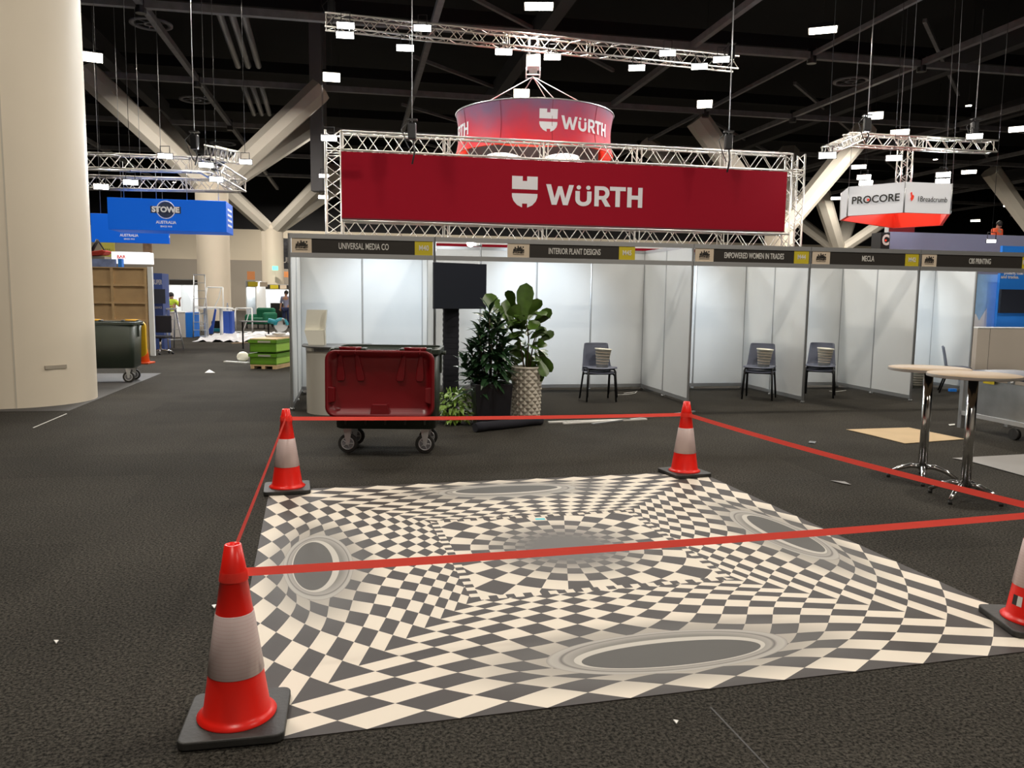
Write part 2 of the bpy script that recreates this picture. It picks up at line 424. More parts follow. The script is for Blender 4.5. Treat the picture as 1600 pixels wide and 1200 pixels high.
# ------------------------------------------------------------------ lamps
def area(name, parent, loc, size, watts, color, rot=(0, 0, 0), spread=PI):
    l = bpy.data.lights.new(name, 'AREA'); l.shape = 'RECTANGLE'; l.size = size[0]; l.size_y = size[1]
    l.energy = watts; l.color = color; l.spread = spread
    o = bpy.data.objects.new(name, l); C.objects.link(o); o.parent = parent; o.location = loc; o.rotation_euler = rot
    return o
WARM = (1, .92, .81); COOL = (.93, .97, 1)
def high_bay(p, label, watts=BAY_W, group=None, sz=.62, tilt=.5):
    t = thing('high_bay_lamp', label, 'ceiling lamp', p, TH, group)
    yaw = math.atan2(-p.x, p.y)-TH if p.y > 3 else 0
    R = Euler((-tilt, 0, yaw)).to_matrix().to_4x4()
    h_ = MB().bb(-sz/2-.04, sz/2+.04, -sz*.35-.04, sz*.35+.04, .02, .14)
    MB().cyl((0, 0, .1), (0, 0, 14.5-p.z), .008, n=5).build('suspension_rod', M['blackm'], t)
    o = h_.build('housing', M['blackm'], t); o.rotation_euler = (-tilt, 0, yaw)
    ln = MB().bb(-sz/2, sz/2, -sz*.35, sz*.35, -.005, .02).build('lens', M['lenswarm'], t); ln.rotation_euler = (-tilt, 0, yaw)
    if watts: area('lamp_light', t, (0, 0, -.35), (sz, sz*.7), watts, WARM)
    return t
hb = [((145, 90), 'warm high bay lamp at the ceiling just right of the huge left column'),
      ((518, 121), 'warm high bay lamp left of the red banner truss, below the topmost truss end'),
      ((815, 146), 'warm high bay lamp just above the round red hanging sign'),
      ((1101, 163), 'warm high bay lamp above the top of a cream branch, right of the round sign'),
      ((1368, 181), 'warm high bay lamp above the left end of the right-hand truss'),
      ((1406, 207), 'slim ceiling lamp just above the right-hand truss'),
      ((1592, 202), 'slim ceiling lamp cut by the right edge of the picture'),
      ((1342, 261), 'slim ceiling lamp above the left end of the white hexagonal sign'),
      ((1514, 269), 'slim ceiling lamp right of the white hexagonal sign, higher one'),
      ((1577, 321), 'slim ceiling lamp far right, second below the slim lamp at the right edge'),
      ((1524, 345), 'slim ceiling lamp far right just above the lavender wall, left of the worker'),
      ((1307, 310), 'slim ceiling lamp touching the left side of the white hexagonal sign')]
for i, (q, lb) in enumerate(hb):
    high_bay(G(q[0], q[1], 9.9 if i < 5 else 9.6), lb, BAY_W, 'high bay ceiling lamps', .62 if i < 5 else .8, .5 if i < 5 else .2)
# lamps of the same hall grid above and behind the viewer
for s, t in ((-6, 12), (3, 12), (12, 12), (-6, 3), (3, 3), (12, 3), (-6, -6), (3, -6), (12, -6), (-14, 16), (20, 6), (-3, -15), (9, -15)):
    high_bay(BW(s, t, 9.9), 'warm high bay lamp of the ceiling grid above the viewer, outside the picture', BAY_W, 'unseen lamps over the viewer', .8, 0)
for s, t in ((-16, 34), (-9, 44), (-3, 34), (-16, 56), (-6, 60), (4, 58), (14, 58), (26, 58), (36, 46), (24, 20), (32, 32)):
    high_bay(BW(s, t, 10.1), 'small far high bay lamp of the ceiling grid deep in the hall', 1000, 'far lamps deep in the hall', .22, 0)
def flood(p, label, watts=FLOOD_W, sz=.36, aim=None, group='white flood lamps', up=.25, rod=0):
    t = thing('flood_lamp', label, 'flood lamp', p, 0, group)
    dv = (Vector((aim if aim else (p.x*.35, 2, 0)))-p).normalized()
    q = dv.to_track_quat('-Z', 'Y')
    o = MB().bb(-sz/2-.02, sz/2+.02, -sz*.17-.02, sz*.17+.02, .012, .08).build('housing', M['blackm'], t); o.rotation_mode = 'QUATERNION'; o.rotation_quaternion = q
    l_ = MB().bb(-sz/2, sz/2, -sz*.17, sz*.17, -.004, .012).build('lens', M['lens'], t); l_.rotation_mode = 'QUATERNION'; l_.rotation_quaternion = q
    MB().tube([(-.12, 0, .06), (-.12, 0, up), (.12, 0, up), (.12, 0, .06)], .012, 6).build('bracket', M['blackm'], t)
    if rod: MB().cyl((0, 0, up), (0, 0, rod-p.z), .007, n=5).build('suspension_rod', M['blackm'], t)
    if watts:
        a = area('lamp_light', t, dv*.06, (sz, sz*.5), watts, COOL); a.rotation_mode = 'QUATERNION'; a.rotation_quaternion = q
    return t

# ------------------------------------------------------------------ truss
def truss_parts(parent, a, b, w_, h_, seg=.5, rc=.028, rb=.011, cname='chord'):
    a = Vector(a); b = Vector(b); ax = (b-a).normalized(); L = (b-a).length
    side = ax.cross(Vector((0, 0, 1)))
    side = Vector((1, 0, 0)) if side.length < .01 else side.normalized()
    up = side.cross(ax).normalized()
    cs = [(-w_/2, -h_/2), (w_/2, -h_/2), (w_/2, h_/2), (-w_/2, h_/2)]
    for x, y in cs:
        MB().cyl(a+side*x+up*y, b+side*x+up*y, rc, n=8).build(cname, M['truss'], parent)
    n = max(2, int(round(L/seg)))
    for i in range(4):
        p0 = side*cs[i][0]+up*cs[i][1]; p1 = side*cs[(i+1) % 4][0]+up*cs[(i+1) % 4][1]
        mb = MB()
        for k in range(n):
            u0 = a+ax*(L*k/n); u1 = a+ax*(L*(k+1)/n); um = (u0+u1)/2
            mb.cyl(u0+p0, um+p1, rb, n=6, cap=False); mb.cyl(um+p1, u1+p0, rb, n=6, cap=False)
        k = 0.0
        while k <= L+.01:
            kk = min(max(k, .03), L-.03)
            mb.cyl(a+ax*kk+p0, a+ax*kk+p1, rb*1.3, n=6, cap=False)
            if k > 0 and k < L-.5: mb.cyl(a+ax*(kk+.12)+p0, a+ax*(kk+.12)+p1, rb*1.3, n=6, cap=False)
            k += L if L < 2 else min(2.5, L)
        mb.build('lacing', M['truss'], parent)

# ------- the big red banner frame (plane t=9)
tF = 9.0
sl, zt_ = PT(520, 206, tF); sr, _ = PT(1240, 240, tF)
TW = .40
s0, s1 = PT(508, 240, tF)[0], PT(1252, 270, tF)[0]
fr = thing('truss_portal', 'big aluminium truss frame holding the long red banner above the booths', 'truss', BW(0, tF), TH)
ztop = 5.55; zlow = 3.42
truss_parts(fr, (s0+TW, 0, ztop-.24), (s1-TW, 0, ztop-.24), TW, .44, .62)
truss_parts(fr, (s0+TW, 0, zlow-.24), (s1-TW, 0, zlow-.24), TW, .44, .62)
truss_parts(fr, (s0+TW/2, 0, 0), (s0+TW/2, 0, ztop), TW*.92, TW*.92, .55)
truss_parts(fr, (s1-TW/2, 0, 0), (s1-TW/2, 0, ztop), TW*.92, TW*.92, .55)
bn = thing('banner', 'long dark red banner with pale shield logo stretched inside the truss frame', 'banner', BW(0, tF-.26), TH)
bx0, bz1 = PT(533, 236, tF-.26); bx1, bz1b = PT(1230, 269, tF-.26); _, bz0 = PT(536, 341, tF-.26); _, bz0b = PT(1228, 361, tF-.26)
bz1 = (bz1+bz1b)/2; bz0 = (bz0+bz0b)/2
MB().bb(bx0, bx1, -.012, .012, bz0, bz1).build('cloth', M['red_banner'], bn, bevel=.004)
MB().bb(bx0, bx1, -.02, .02, bz0-.03, bz0).build('bottom_bar', mat('dark_bar', (.08, .004, .008), .5), bn)
def shield(parent, cx, cz, h, m, y=-.02, ry=None):
    k = h/2.0
    mb = MB()
    mb.prism([(cx-.85*k, cz+1*k), (cx-.15*k, cz+1*k), (cx-.15*k, cz+.70*k), (cx+.15*k, cz+.70*k), (cx+.15*k, cz+1*k), (cx+.85*k, cz+1*k), (cx+.85*k, cz+.17*k), (cx-.85*k, cz+.17*k)], y, y+.008)
    low = [(cx+.85*k, cz-.10*k)]+[(cx-.85*k, cz-.10*k)]
    low += [(cx-.84*k, cz-.32*k), (cx-.74*k, cz-.58*k), (cx-.5*k, cz-.84*k), (cx-.17*k, cz-.99*k), (cx-.17*k, cz-.74*k), (cx+.17*k, cz-.74*k), (cx+.17*k, cz-.99*k), (cx+.5*k, cz-.84*k), (cx+.74*k, cz-.58*k), (cx+.84*k, cz-.32*k)]
    mb.prism(low, y, y+.008)
    return mb.build('shield_logo', m, parent)
def wuerth(parent, cx, cz, h, m, y=-.03):
    # W, short U with two dots, R T H
    W_ = 5.05*h; x = cx-W_/2
    wp = [(0, 1), (.25, 1), (.44, .32), (.62, .92), (.82, .92), (1.0, .32), (1.19, 1), (1.43, 1), (1.13, 0), (.88, 0), (.72, .55), (.55, 0), (.30, 0)]
    mb = MB(); mb.prism([(x+a*h, cz-h/2+b*h) for a, b in wp], y, y+.008)
    x2 = x+1.52*h
    outer = [(0, .72)]+[(.0, .30)]+[(.42-.42*math.cos(a), .32-.34*math.sin(a)) for a in [PI*i/10 for i in range(11)]][1:-1]+[(.84, .30), (.84, .72), (.61, .72), (.61, .32)]+[(.42+.19*math.cos(a), .31-.13*math.sin(a)) for a in [PI*i/8 for i in range(9)]][1:-1]+[(.23, .32), (.23, .72)]
    mb.prism([(x2+a*h, cz-h/2+b*h) for a, b in outer], y, y+.008)
    for dx in (.17, .67):
        mb.prism([(x2+(dx+.115*math.cos(a))*h, cz-h/2+(.90+.105*math.sin(a))*h) for a in [2*PI*i/12 for i in range(12)]], y, y+.008)
    x3 = x+2.52*h
    mb.prism([(x3+a*h, cz-h/2+b*h) for a, b in [(0, 0), (.23, 0), (.23, 1), (0, 1)]], y, y+.008)
    bowl_o = [(.23, 1), (.45, 1)]+[(.45+.34*math.sin(a), .67+.33*math.cos(a)) for a in [PI*i/10 for i in range(1, 11)]]+[(.23, .34), (.23, .52), (.42, .52)]+[(.42+.15*math.sin(a), .665-.145*math.cos(a)) for a in [PI*i/8 for i in range(1, 9)]]+[(.23, .81)]
    mb.prism([(x3+a*h, cz-h/2+b*h) for a, b in bowl_o], y, y+.008)
    mb.prism([(x3+a*h, cz-h/2+b*h) for a, b in [(.33, .40), (.58, .42), (.86, 0), (.58, 0)]], y, y+.008)
    x4 = x+3.33*h
    mb.prism([(x4+a*h, cz-h/2+b*h) for a, b in [(0, 1), (.84, 1), (.84, .80), (.54, .80), (.54, 0), (.30, 0), (.30, .80), (0, .80)]], y, y+.008)
    x5 = x+4.26*h
    mb.prism([(x5+a*h, cz-h/2+b*h) for a, b in [(0, 0), (.23, 0), (.23, .40), (.58, .40), (.58, 0), (.81, 0), (.81, 1), (.58, 1), (.58, .60), (.23, .60), (.23, 1), (0, 1)]], y, y+.008)
    return mb.build('lettering', m, parent)
lx, lz = PT(820, 300, tF-.28); hh = abs(PT(820, 276, tF-.28)[1]-PT(820, 325, tF-.28)[1])
shield(bn, lx, lz, hh, M['banner_grey'])
wx0, wz = PT(853, 305, tF-.28); wx1, wz1 = PT(1003, 308, tF-.28)
wuerth(bn, (wx0+wx1)/2, (wz+wz1)/2, (wx1-wx0)/5.05, M['banner_grey'])
# stand behind: white wall band with red stripe seen over the booth tops
dw = thing('display_wall', 'white display wall with red stripe glimpsed over the plant booth back wall', 'wall panel', BW(0, 4.2), TH)
ax0, az1 = PT(684, 376, 4.2); ax1, _ = PT(1075, 380, 4.2)
MB().bb(ax0-.5, ax1+1.2, 0, .1, 0, az1).build('panel', M['white'], dw)
MB().bb(ax0-.5, ax1+1.2, -.02, 0, az1-.18, az1-.05).build('red_stripe', M['red_banner'], dw)

# ------- upper truss with floods
tU = 12.0
ua = BW(PT(508, 30, tU)[0], tU, 9.05); ub = BW(PT(1150, 97, tU)[0], tU, 8.72)
ut = thing('truss_beam', 'long aluminium lighting truss across the top above the round red sign', 'truss', ua)
truss_parts(ut, (0, 0, 0), ub-ua, .36, .36, .6)
def on_line(a, b, x, off_z):
    # point of the line whose image column is x
    lo, hi = 0., 1.
    def px(p):
        v = p-Vector((0, 0, H)); return 800+F*v.dot(RT)/v.dot(FW)
    for _ in range(40):
        mid = (lo+hi)/2
        if px(a.lerp(b, mid)) < x: lo = mid
        else: hi = mid
    return a.lerp(b, lo)+Vector((0, -.1, off_z))
for x, y, lb in ((540, 40, 'flood lamp at the left end of the top truss, upper of two'), (539, 55, 'flood lamp at the left end of the top truss, lower of two'),
                 (660, 44, 'flood lamp seen edge-on inside the top truss, left third'), (633, 75, 'flood lamp hanging low below the top truss, left third'),
                 (787, 81, 'flood lamp below the top truss, just left of the white hoist box'), (863, 89, 'flood lamp below the top truss, just right of the white hoist box'),
                 (995, 106, 'flood lamp hanging low below the top truss, right half'), (1043, 83, 'flood lamp inside the top truss near its right end'),
                 (1093, 104, 'flood lamp below the top truss, second from its right end'), (1127, 93, 'flood lamp at the right end of the top truss')):
    P = AT(x, y, (on_line(ua, ub, x, 0)).y-.3)
    flood(P, lb, sz=.46, up=.35, rod=8.6 if x in (633, 995, 787) else 0)
# black hoist clutter at left end of the top truss
def hoist(P, h, label, top=10.4):
    t = thing('chain_hoist', label, 'chain hoist', P)
    MB().box((0, 0, 0), (.19, .17, .38)).build('motor', M['blackm'], t, bevel=.03)
    MB().cyl((0, 0, .2), (0, 0, top-P.z), .012, n=6).build('chain', M['zinc'], t)
    MB().tube([(.02, 0, -.2), (.06, 0, -h*.6), (.0, 0, -h)], .022, 6).build('sling', M['black'], t)
    MB().tube([(-.05, 0, .25), (-.25, 0, .05), (-.12, 0, -.3), (-.02, 0, -.5)], .012, 6).build('cable', M['black'], t)
    MB().box((0, 0, .26), (.24, .16, .03)).build('plate', M['blackm'], t)
    return t
hoist(AT(644, 205, 19.2), .75, 'black chain hoist holding up the left part of the red banner truss')
hoist(AT(1138, 222, 20.9), .75, 'black chain hoist holding up the right part of the red banner truss')
hoist(AT(518, 12, 23), .4, 'dark chain hoist at the left end of the top lighting truss')
hoist(AT(1143, 82, 24.9), .4, 'dark chain hoist at the right end of the top lighting truss')

# ------- round red hanging sign
RY = 24.4
rc = AT(835, 200, RY); RR = 119/1250*RY
ztopr = AT(835, 153, RY-RR).z; zbotr = AT(835, 223, RY-RR).z
rg = thing('round_hanging_sign', 'round red and violet hanging ring sign with white shield logo above the banner', 'sign', (rc.x, rc.y, 0))
# printed skin
m, nt, b = nodes('ring_print')
tc = nd(nt, 'ShaderNodeTexCoord'); sx = nd(nt, 'ShaderNodeSeparateXYZ'); nt.links.new(tc.outputs['Object'], sx.inputs[0])
r = nd(nt, 'ShaderNodeMapRange'); r.inputs[1].default_value = zbotr; r.inputs[2].default_value = ztopr; nt.links.new(sx.outputs[2], r.inputs[0])
n1 = nd(nt, 'ShaderNodeTexNoise'); n1.inputs['Scale'].default_value = 1.1; n1.inputs['Detail'].default_value = 5; nt.links.new(tc.outputs['Object'], n1.inputs['Vector'])
f = mth(nt, 'ADD', r.outputs[0], mth(nt, 'MULTIPLY', mth(nt, 'SUBTRACT', n1.outputs[0], .5), 1.1))
cr = nd(nt, 'ShaderNodeValToRGB'); nt.links.new(f, cr.inputs[0])
cr.color_ramp.elements[0].position = .05; cr.color_ramp.elements[0].color = (.62, .018, .03, 1)
cr.color_ramp.elements[1].position = 1; cr.color_ramp.elements[1].color = (.16, .085, .15, 1)
e = cr.color_ramp.elements.new(.5); e.color = (.40, .035, .07, 1)
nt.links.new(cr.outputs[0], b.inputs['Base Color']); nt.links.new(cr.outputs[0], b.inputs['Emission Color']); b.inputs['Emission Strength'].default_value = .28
b.inputs['Roughness'].default_value = .6
ringp = m
hgt = ztopr-zbotr
prof = [(RR*(1.0-.035*math.sin(PI*i/8)), zbotr+hgt*i/8) for i in range(9)]
MB().lathe(prof, 72).build('printed_skin', ringp, rg)
inner = [(p[0]-.04, p[1]) for p in prof]
MB().lathe(inner, 72).build('inner_lining', M['signred'], rg)
MB().tube([(RR*math.cos(a), RR*math.sin(a), ztopr) for a in [2*PI*i/72 for i in range(72)]], .022, 6, True).build('top_hoop', M['alu'], rg)
MB().tube([(RR*math.cos(a), RR*math.sin(a), zbotr) for a in [2*PI*i/72 for i in range(72)]], .022, 6, True).build('bottom_hoop', M['signred'], rg)
for k in range(10):
    a = 2*PI*k/10-PI/2+.19
    MB().tube([((p[0]+.004)*math.cos(a), (p[0]+.004)*math.sin(a), p[1]) for p in prof], .006, 5).build('seam', M['darkred'], rg)
# glossy print on the inside: dark with white wave
MB().lathe([(RR*.955-.08, zbotr-.02), (RR*.955-.08, zbotr+hgt*.6)], 72, a0=.12*PI, a1=.88*PI).build('dark_inner_print', M['black'], rg)
def ringwrap(mb_obj, a_c, zc, r):
    me = mb_obj.data
    for v in me.vertices:
        x = v.co.x; z = v.co.z; a = a_c+x/r; rr = r+.01-v.co.y*.3-.035*r*math.sin(PI*(z+zc-zbotr)/hgt)
        v.co = (rr*math.cos(a), rr*math.sin(a), z+zc)
def ang(x): # azimuth on the near half of the ring for an image column
    best = None
    for i in range(721):
        a = -PI+PI*i/720; P = Vector((rc.x+RR*math.cos(a), rc.y+RR*math.sin(a), 0)); 
        px = 800+F*P.x/P.y
        if best is None or abs(px-x) < best[0]: best = (abs(px-x), a)
    return best[1]
aS = ang(851); aT = ang(906)
hs = 34/1250*(RY-RR)
so = shield(rg, 0, 0, hs, M['signwhite']); ringwrap(so, aS, zbotr+hgt*.52, RR)
aT = (ang(871)+ang(940))/2; hT = RR*(ang(940)-ang(871))/5.05
wo = wuerth(rg, 0, 0, hT, M['signwhite']); 
bmx = bmesh.new(); bmx.from_mesh(wo.data); bmesh.ops.subdivide_edges(bmx, edges=[e for e in bmx.edges if e.calc_length() > .1], cuts=3); bmesh.ops.triangulate(bmx, faces=bmx.faces); bmx.to_mesh(wo.data); bmx.free()
ringwrap(wo, aT, zbotr+hgt*.50, RR)
wo2 = wuerth(rg, 0, 0, hT, M['signwhite']); ringwrap(wo2, aT-2*PI/3.05, zbotr+hgt*.50, RR)
so2 = shield(rg, 0, 0, hs, M['signwhite']); ringwrap(so2, aS-2*PI/3.05, zbotr+hgt*.52, RR)
# lit white wave print on the inner far side
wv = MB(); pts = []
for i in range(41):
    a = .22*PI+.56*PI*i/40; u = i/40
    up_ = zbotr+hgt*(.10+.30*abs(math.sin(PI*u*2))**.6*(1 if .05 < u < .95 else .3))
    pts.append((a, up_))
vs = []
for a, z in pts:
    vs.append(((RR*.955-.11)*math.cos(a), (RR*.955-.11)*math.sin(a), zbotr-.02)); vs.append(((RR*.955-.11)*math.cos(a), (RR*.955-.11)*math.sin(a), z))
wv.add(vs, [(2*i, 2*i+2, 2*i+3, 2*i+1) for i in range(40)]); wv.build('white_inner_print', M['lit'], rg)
# white hoist box above with four suspension straps
hbP = AT(833, 103, RY)
hbx = thing('hoist_box', 'white box hoist hanging under the top truss with straps to the round sign', 'hoist', hbP)
MB().bb(-.21, .21, -.2, .2, -.08, .28).build('casing', M['signwhite'], hbx, bevel=.02)
fbm = MB()
for a in (-.2, .2):
    for c_ in (-.19, .19): fbm.cyl((a, c_, -.30), (a, c_, -.08), .018, n=6)
for c_ in (-.19, .19): fbm.cyl((-.2, c_, -.30), (.2, c_, -.30), .018, n=6)
for a in (-.2, .2): fbm.cyl((a, -.19, -.30), (a, .19, -.30), .018, n=6)
fbm.build('lower_frame', M['signwhite'], hbx)
MB().bb(-.12, .12, -.12, .12, -.24, -.08).build('motor', M['zinc'], hbx)
for dx in (-.13, .13):
    MB().cyl((dx, 0, .28), (dx, 0, .75), .05, n=8).build('clamp', M['blackm'], hbx)
for a in (ang(760), ang(858), ang(896), PI*.35, PI*.65):
    e = Vector((rc.x+RR*math.cos(a), rc.y+RR*math.sin(a), ztopr))-hbP
    MB().cyl((0, 0, -.3), e, .014, n=6).build('strap', M['signwhite'], hbx)

# ================================================================== BOOTHS
DEP = 2.05; PZ = 2.44
def icon(parent, x, z, s, y=-.012):
    mb = MB()
    for i, (a, h_) in enumerate(((-.48, .3), (-.36, .62), (-.22, .42), (-.10, .8), (.02, .55), (.14, .7), (.26, .4), (.40, .25))):
        mb.bb(x+a*s, x+(a+.11)*s, y, y+.004, z, z+h_*.55*s)
    mb.bb(x-.5*s, x+.5*s, y, y+.004, z-.04*s, z+.04*s)
    mb.prism([(x+.42*s+.07*s*math.cos(a), z+.33*s+.07*s*math.sin(a)) for a in [2*PI*i/10 for i in range(10)]], y, y+.004)
    mb.bb(x-.5*s, x+.5*s, y, y+.004, z-.36*s, z-.32*s)
    mb.build('skyline_icon', M['ink'], parent)
    text('SYDNEY', .15*s, M['ink'], parent, (x, y, z-.16*s), 'small_lettering', sx=1.35, bold=.06)
def post(parent, x, y, r=.020, h=PZ):
    mb = MB(); mb.cyl((x, y, 0), (x, y, h), r, n=8, smooth=False); mb.cyl((x, y, 0), (x, y, .03), r*1.5, n=8)
    return mb.build('post', M['alu'], parent)
def panel(parent, x0, y0, x1, y1, z0=.10, z1=PZ-.03):
    a = Vector((x0, y0, 0)); b_ = Vector((x1, y1, 0)); L = (b_-a).length; u = (b_-a)/L
    o = MB().bb(.012, L-.012, -.009, .009, z0, z1).build('wall_panel', M['white'], parent, loc=a, rz=math.atan2(u.y, u.x))
    return o
def rail(parent, x0, y0, x1, y1, z0, z1, th=.03, name='rail', m=None):
    a = Vector((x0, y0, 0)); b_ = Vector((x1, y1, 0)); L = (b_-a).length; u = (b_-a)/L
    return MB().bb(.01, L-.01, -th/2, th/2, z0, z1).build(name, m or M['alu'], parent, loc=a, rz=math.atan2(u.y, u.x))
def booth(loc, rz, width, label, fascia=None, left=True, right=True, npan=None, group='white shell scheme booths', dep=DEP, spot=None, mid_rail=True):
    t = thing('exhibition_booth', label, 'booth', loc, rz, group)
    npan = npan or int(round(width/.975)); pw = width/npan
    post(t, 0, 0)
    if right: post(t, width, 0)
    for i in range(npan+1): post(t, i*pw, dep)
    for i in range(npan):
        panel(t, i*pw, dep, (i+1)*pw, dep)
        rail(t, i*pw, dep, (i+1)*pw, dep, .04, .10, name='bottom_rail'); rail(t, i*pw, dep, (i+1)*pw, dep, PZ-.05, PZ)
    for sx_, on in ((0, left), (width, right)):
        if not on: continue
        post(t, sx_, dep/2)
        for k in range(2):
            panel(t, sx_, dep*k/2, sx_, dep*(k+1)/2); rail(t, sx_, dep*k/2, sx_, dep*(k+1)/2, .04, .10, name='bottom_rail'); rail(t, sx_, dep*k/2, sx_, dep*(k+1)/2, PZ-.05, PZ)
    rail(t, 0, 0, width, 0, 2.375, PZ, .045, 'top_rail', M['alu']); rail(t, 0, 0, width, 0, 2.115, 2.18, .045, 'lower_rail', M['alu'])
    if fascia:
        x0, xl, xb, x1, name, code, tw = fascia
        fb = MB().bb(x0, x1, -.010, .010, 2.18, 2.375).build('fascia_board', M['blackboard'], t)
        MB().bb(x0, xl, -.014, -.010, 2.18, 2.375).build('logo_card', M['card'], fb)
        MB().bb(xb, x1, -.014, -.010, 2.18, 2.375).build('number_plate', M['yellow'], fb)
        icon(fb, (x0+xl)/2, 2.275, min(.16, (xl-x0)*.6), -.018)
        o = text(name, .085, M['letter'], fb, ((xl+xb)/2, -.014, 2.278), 'booth_name', sx=1., bold=.015)
        dx = o.dimensions.x
        xs = [v.co.x for v in o.data.vertices]; o.scale.x = tw/(max(xs)-min(xs))
        o = text(code, .07, M['letter'], fb, ((xb+x1)/2, -.016, 2.278), 'booth_number', bold=.03)
        xs = [v.co.x for v in o.data.vertices]; o.scale.x = (x1-xb)*.55/(max(xs)-min(xs))
    return t
S0, S1, S2, S3, S4, S5 = -3.13, -1.14, 2.76, 4.70, 6.63, 10.5
def sx(x, y=385): return PT(x, y, 0)[0]
W_ = S1-S0
booth(BW(S0, 0), TH, S1-S0, 'white booth with the board UNIVERSAL MEDIA CO behind the red lidded bin',
      (.03, sx(487)-S0, sx(648)-S0, sx(676)-S0, 'UNIVERSAL MEDIA CO', 'M40', sx(608)-sx(530)))
booth(BW(S1, 0), TH, S2-S1, 'wide white booth with the board INTERIOR PLANT DESIGNS and potted plants in front',
      (sx(793)-S1, sx(827)-S1, sx(967)-S1, sx(992)-S1, 'INTERIOR PLANT DESIGNS', 'M45', sx(938)-sx(857)), left=False)
booth(BW(S2, 0), TH, S3-S2, 'white booth with the board EMPOWERED WOMEN IN TRADES',
      (.03, sx(1115)-S2, sx(1241)-S2, sx(1264)-S2, 'EMPOWERED WOMEN IN TRADES', 'M44', sx(1224)-sx(1131)), left=False)
booth(BW(S3, 0), TH, S4-S3, 'white booth with the board MECLA',
      (.03, sx(1297)-S3, sx(1415)-S3, sx(1436)-S3, 'MECLA', 'M42', sx(1365)-sx(1346)), left=False)
cbsb = booth(BW(S4, 0), TH, 1.95, 'white booth with the board CBS PRINTING at the right edge behind the bar tables',
      (.03, sx(1464)-S4, 1.9, 1.94, 'CBS PRINTING', 'M41', sx(1569)-sx(1535)), left=False, right=False, npan=2)
panel(cbsb, 1.95, DEP/2, 1.95, DEP); post(cbsb, 1.95, DEP/2); rail(cbsb, 1.95, DEP/2, 1.95, DEP, .04, .10, name='bottom_rail')
# booth spotlights
def booth_spot(s, t, z, aim_s, watts, label, visible=False):
    P = BW(s, t, z); aim = BW(aim_s, DEP, 1.35)
    g = thing('booth_spotlight', label, 'spotlight', P, 0, 'booth spotlights')
    dv = (aim-P).normalized(); q = dv.to_track_quat('-Z', 'Y')
    o = MB().lathe([(.02, .16), (.05, .14), (.06, 0), (.055, 0), (.045, .01), (0, .012)], 16).build('lamp_head', M['blackm'], g); o.rotation_mode = 'QUATERNION'; o.rotation_quaternion = q
    o = MB().lathe([(0, .006), (.05, .006)], 16).build('lens', M['lens'], g); o.rotation_mode = 'QUATERNION'; o.rotation_quaternion = q
    MB().tube([(0, 0, .08), (0, 0, .14), N*(-.18)+Vector((0, 0, .12))], .008, 6).build('arm', M['blackm'], g)
    l = bpy.data.lights.new('spot', 'SPOT'); l.energy = watts; l.color = (.76, .88, 1); l.spot_size = math.radians(86); l.spot_blend = .8; l.shadow_soft_size = .05
    a = bpy.data.objects.new('lamp_light', l); C.objects.link(a); a.parent = g; a.location = dv*.05; a.rotation_mode = 'QUATERNION'; a.rotation_quaternion = q
    return g
booth_spot(S0+1.3, .25, 2.22, S0+1.35, SPOT_W*1.3, 'spotlight behind the name board of the booth with the red lidded bin')
booth_spot(S1+1.9, .25, 2.24, S1+2.0, SPOT_W*1.6, 'spotlight behind the name board of the plant booth')
booth_spot(S2+.5, .25, 2.22, S2+.45, SPOT_W*1.4, 'spotlight behind the name board of the booth for women in trades')
booth_spot(S3+.5, .25, 2.22, S3+.3, SPOT_W*.9, 'spotlight behind the fourth name board from the left')
booth_spot(S4+.5, .25, 2.22, S4+.8, SPOT_W*1.8, 'spotlight behind the name board at the right edge')
# visible bright arm lamp on the plant booth rail
P = BW(*[PT(735, 380, .35)[0]], .35, PT(735, 380, .35)[1])
g = thing('arm_spotlight', 'bright arm spotlight clipped on the top rail above the television', 'spotlight', P, TH, 'booth spotlights')
MB().ball((0, 0, 0), .055, 8).build('bulb', M['lens'], g)
MB().cyl((.05, .02, -.01), (.17, .0, -.03), .03, .02, n=10).build('lamp_head', M['zinc'], g)
MB().tube([(.15, 0, -.03), (.12, -.15, .0), (.1, -.35, .02)], .01, 6).build('arm', M['zinc'], g)
l = bpy.data.lights.new('spot', 'POINT'); l.energy = 9; l.color = (.9, .95, 1); l.shadow_soft_size = .06
a = bpy.data.objects.new('lamp_light', l); C.objects.link(a); a.parent = g; a.location = (0, .12, -.02)

# ------------------------------------------------------------------ mat
ml = [Vector((*G(*q)[:2], 0)) for q in ((421, 768), (1094, 735.5), (1671, 1010), (345, 1172))]
cen = (ml[0]+ml[1]+ml[2]+ml[3])/4; ex = ((ml[1]-ml[0])+(ml[2]-ml[3])).normalized(); eya = ((ml[0]-ml[3])+(ml[1]-ml[2])).normalized()
MS = sum((ml[(i+1) % 4]-ml[i]).length for i in range(4))/4
mrz = (math.atan2(ex.y, ex.x)+math.atan2(eya.y, eya.x)-PI/2)/2
K1 = 11.0
def bump_f(s, r):
    dr = np.where(r > .345, (r-.345)/.080, (r-.345)/.120)
    rho2 = (s/.50)**2+dr**2
    return -.185*np.exp(-rho2**1.3)
NS, NR = 160, 200
ss = np.linspace(-1, 1, NS+1); rr = np.linspace(.5, .2, NR+1)
src = np.linspace(.5, .16, 900)
SRC = np.zeros((NS+1, NR+1))
for i, s in enumerate(ss):
    f = src*(1-bump_f(s, src)); f[0] = .5
    fm = np.minimum.accumulate(f)
    # first (largest) source radius whose image radius is <= r
    idx = np.searchsorted(-fm, -rr, side='left').clip(0, 899)
    i0 = (idx-1).clip(0); df = fm[i0]-fm[idx]; tt = np.where(df > 1e-9, (fm[i0]-rr)/np.maximum(df, 1e-9), 1).clip(0, 1)
    SRC[i] = src[i0]+(src[idx]-src[i0])*tt
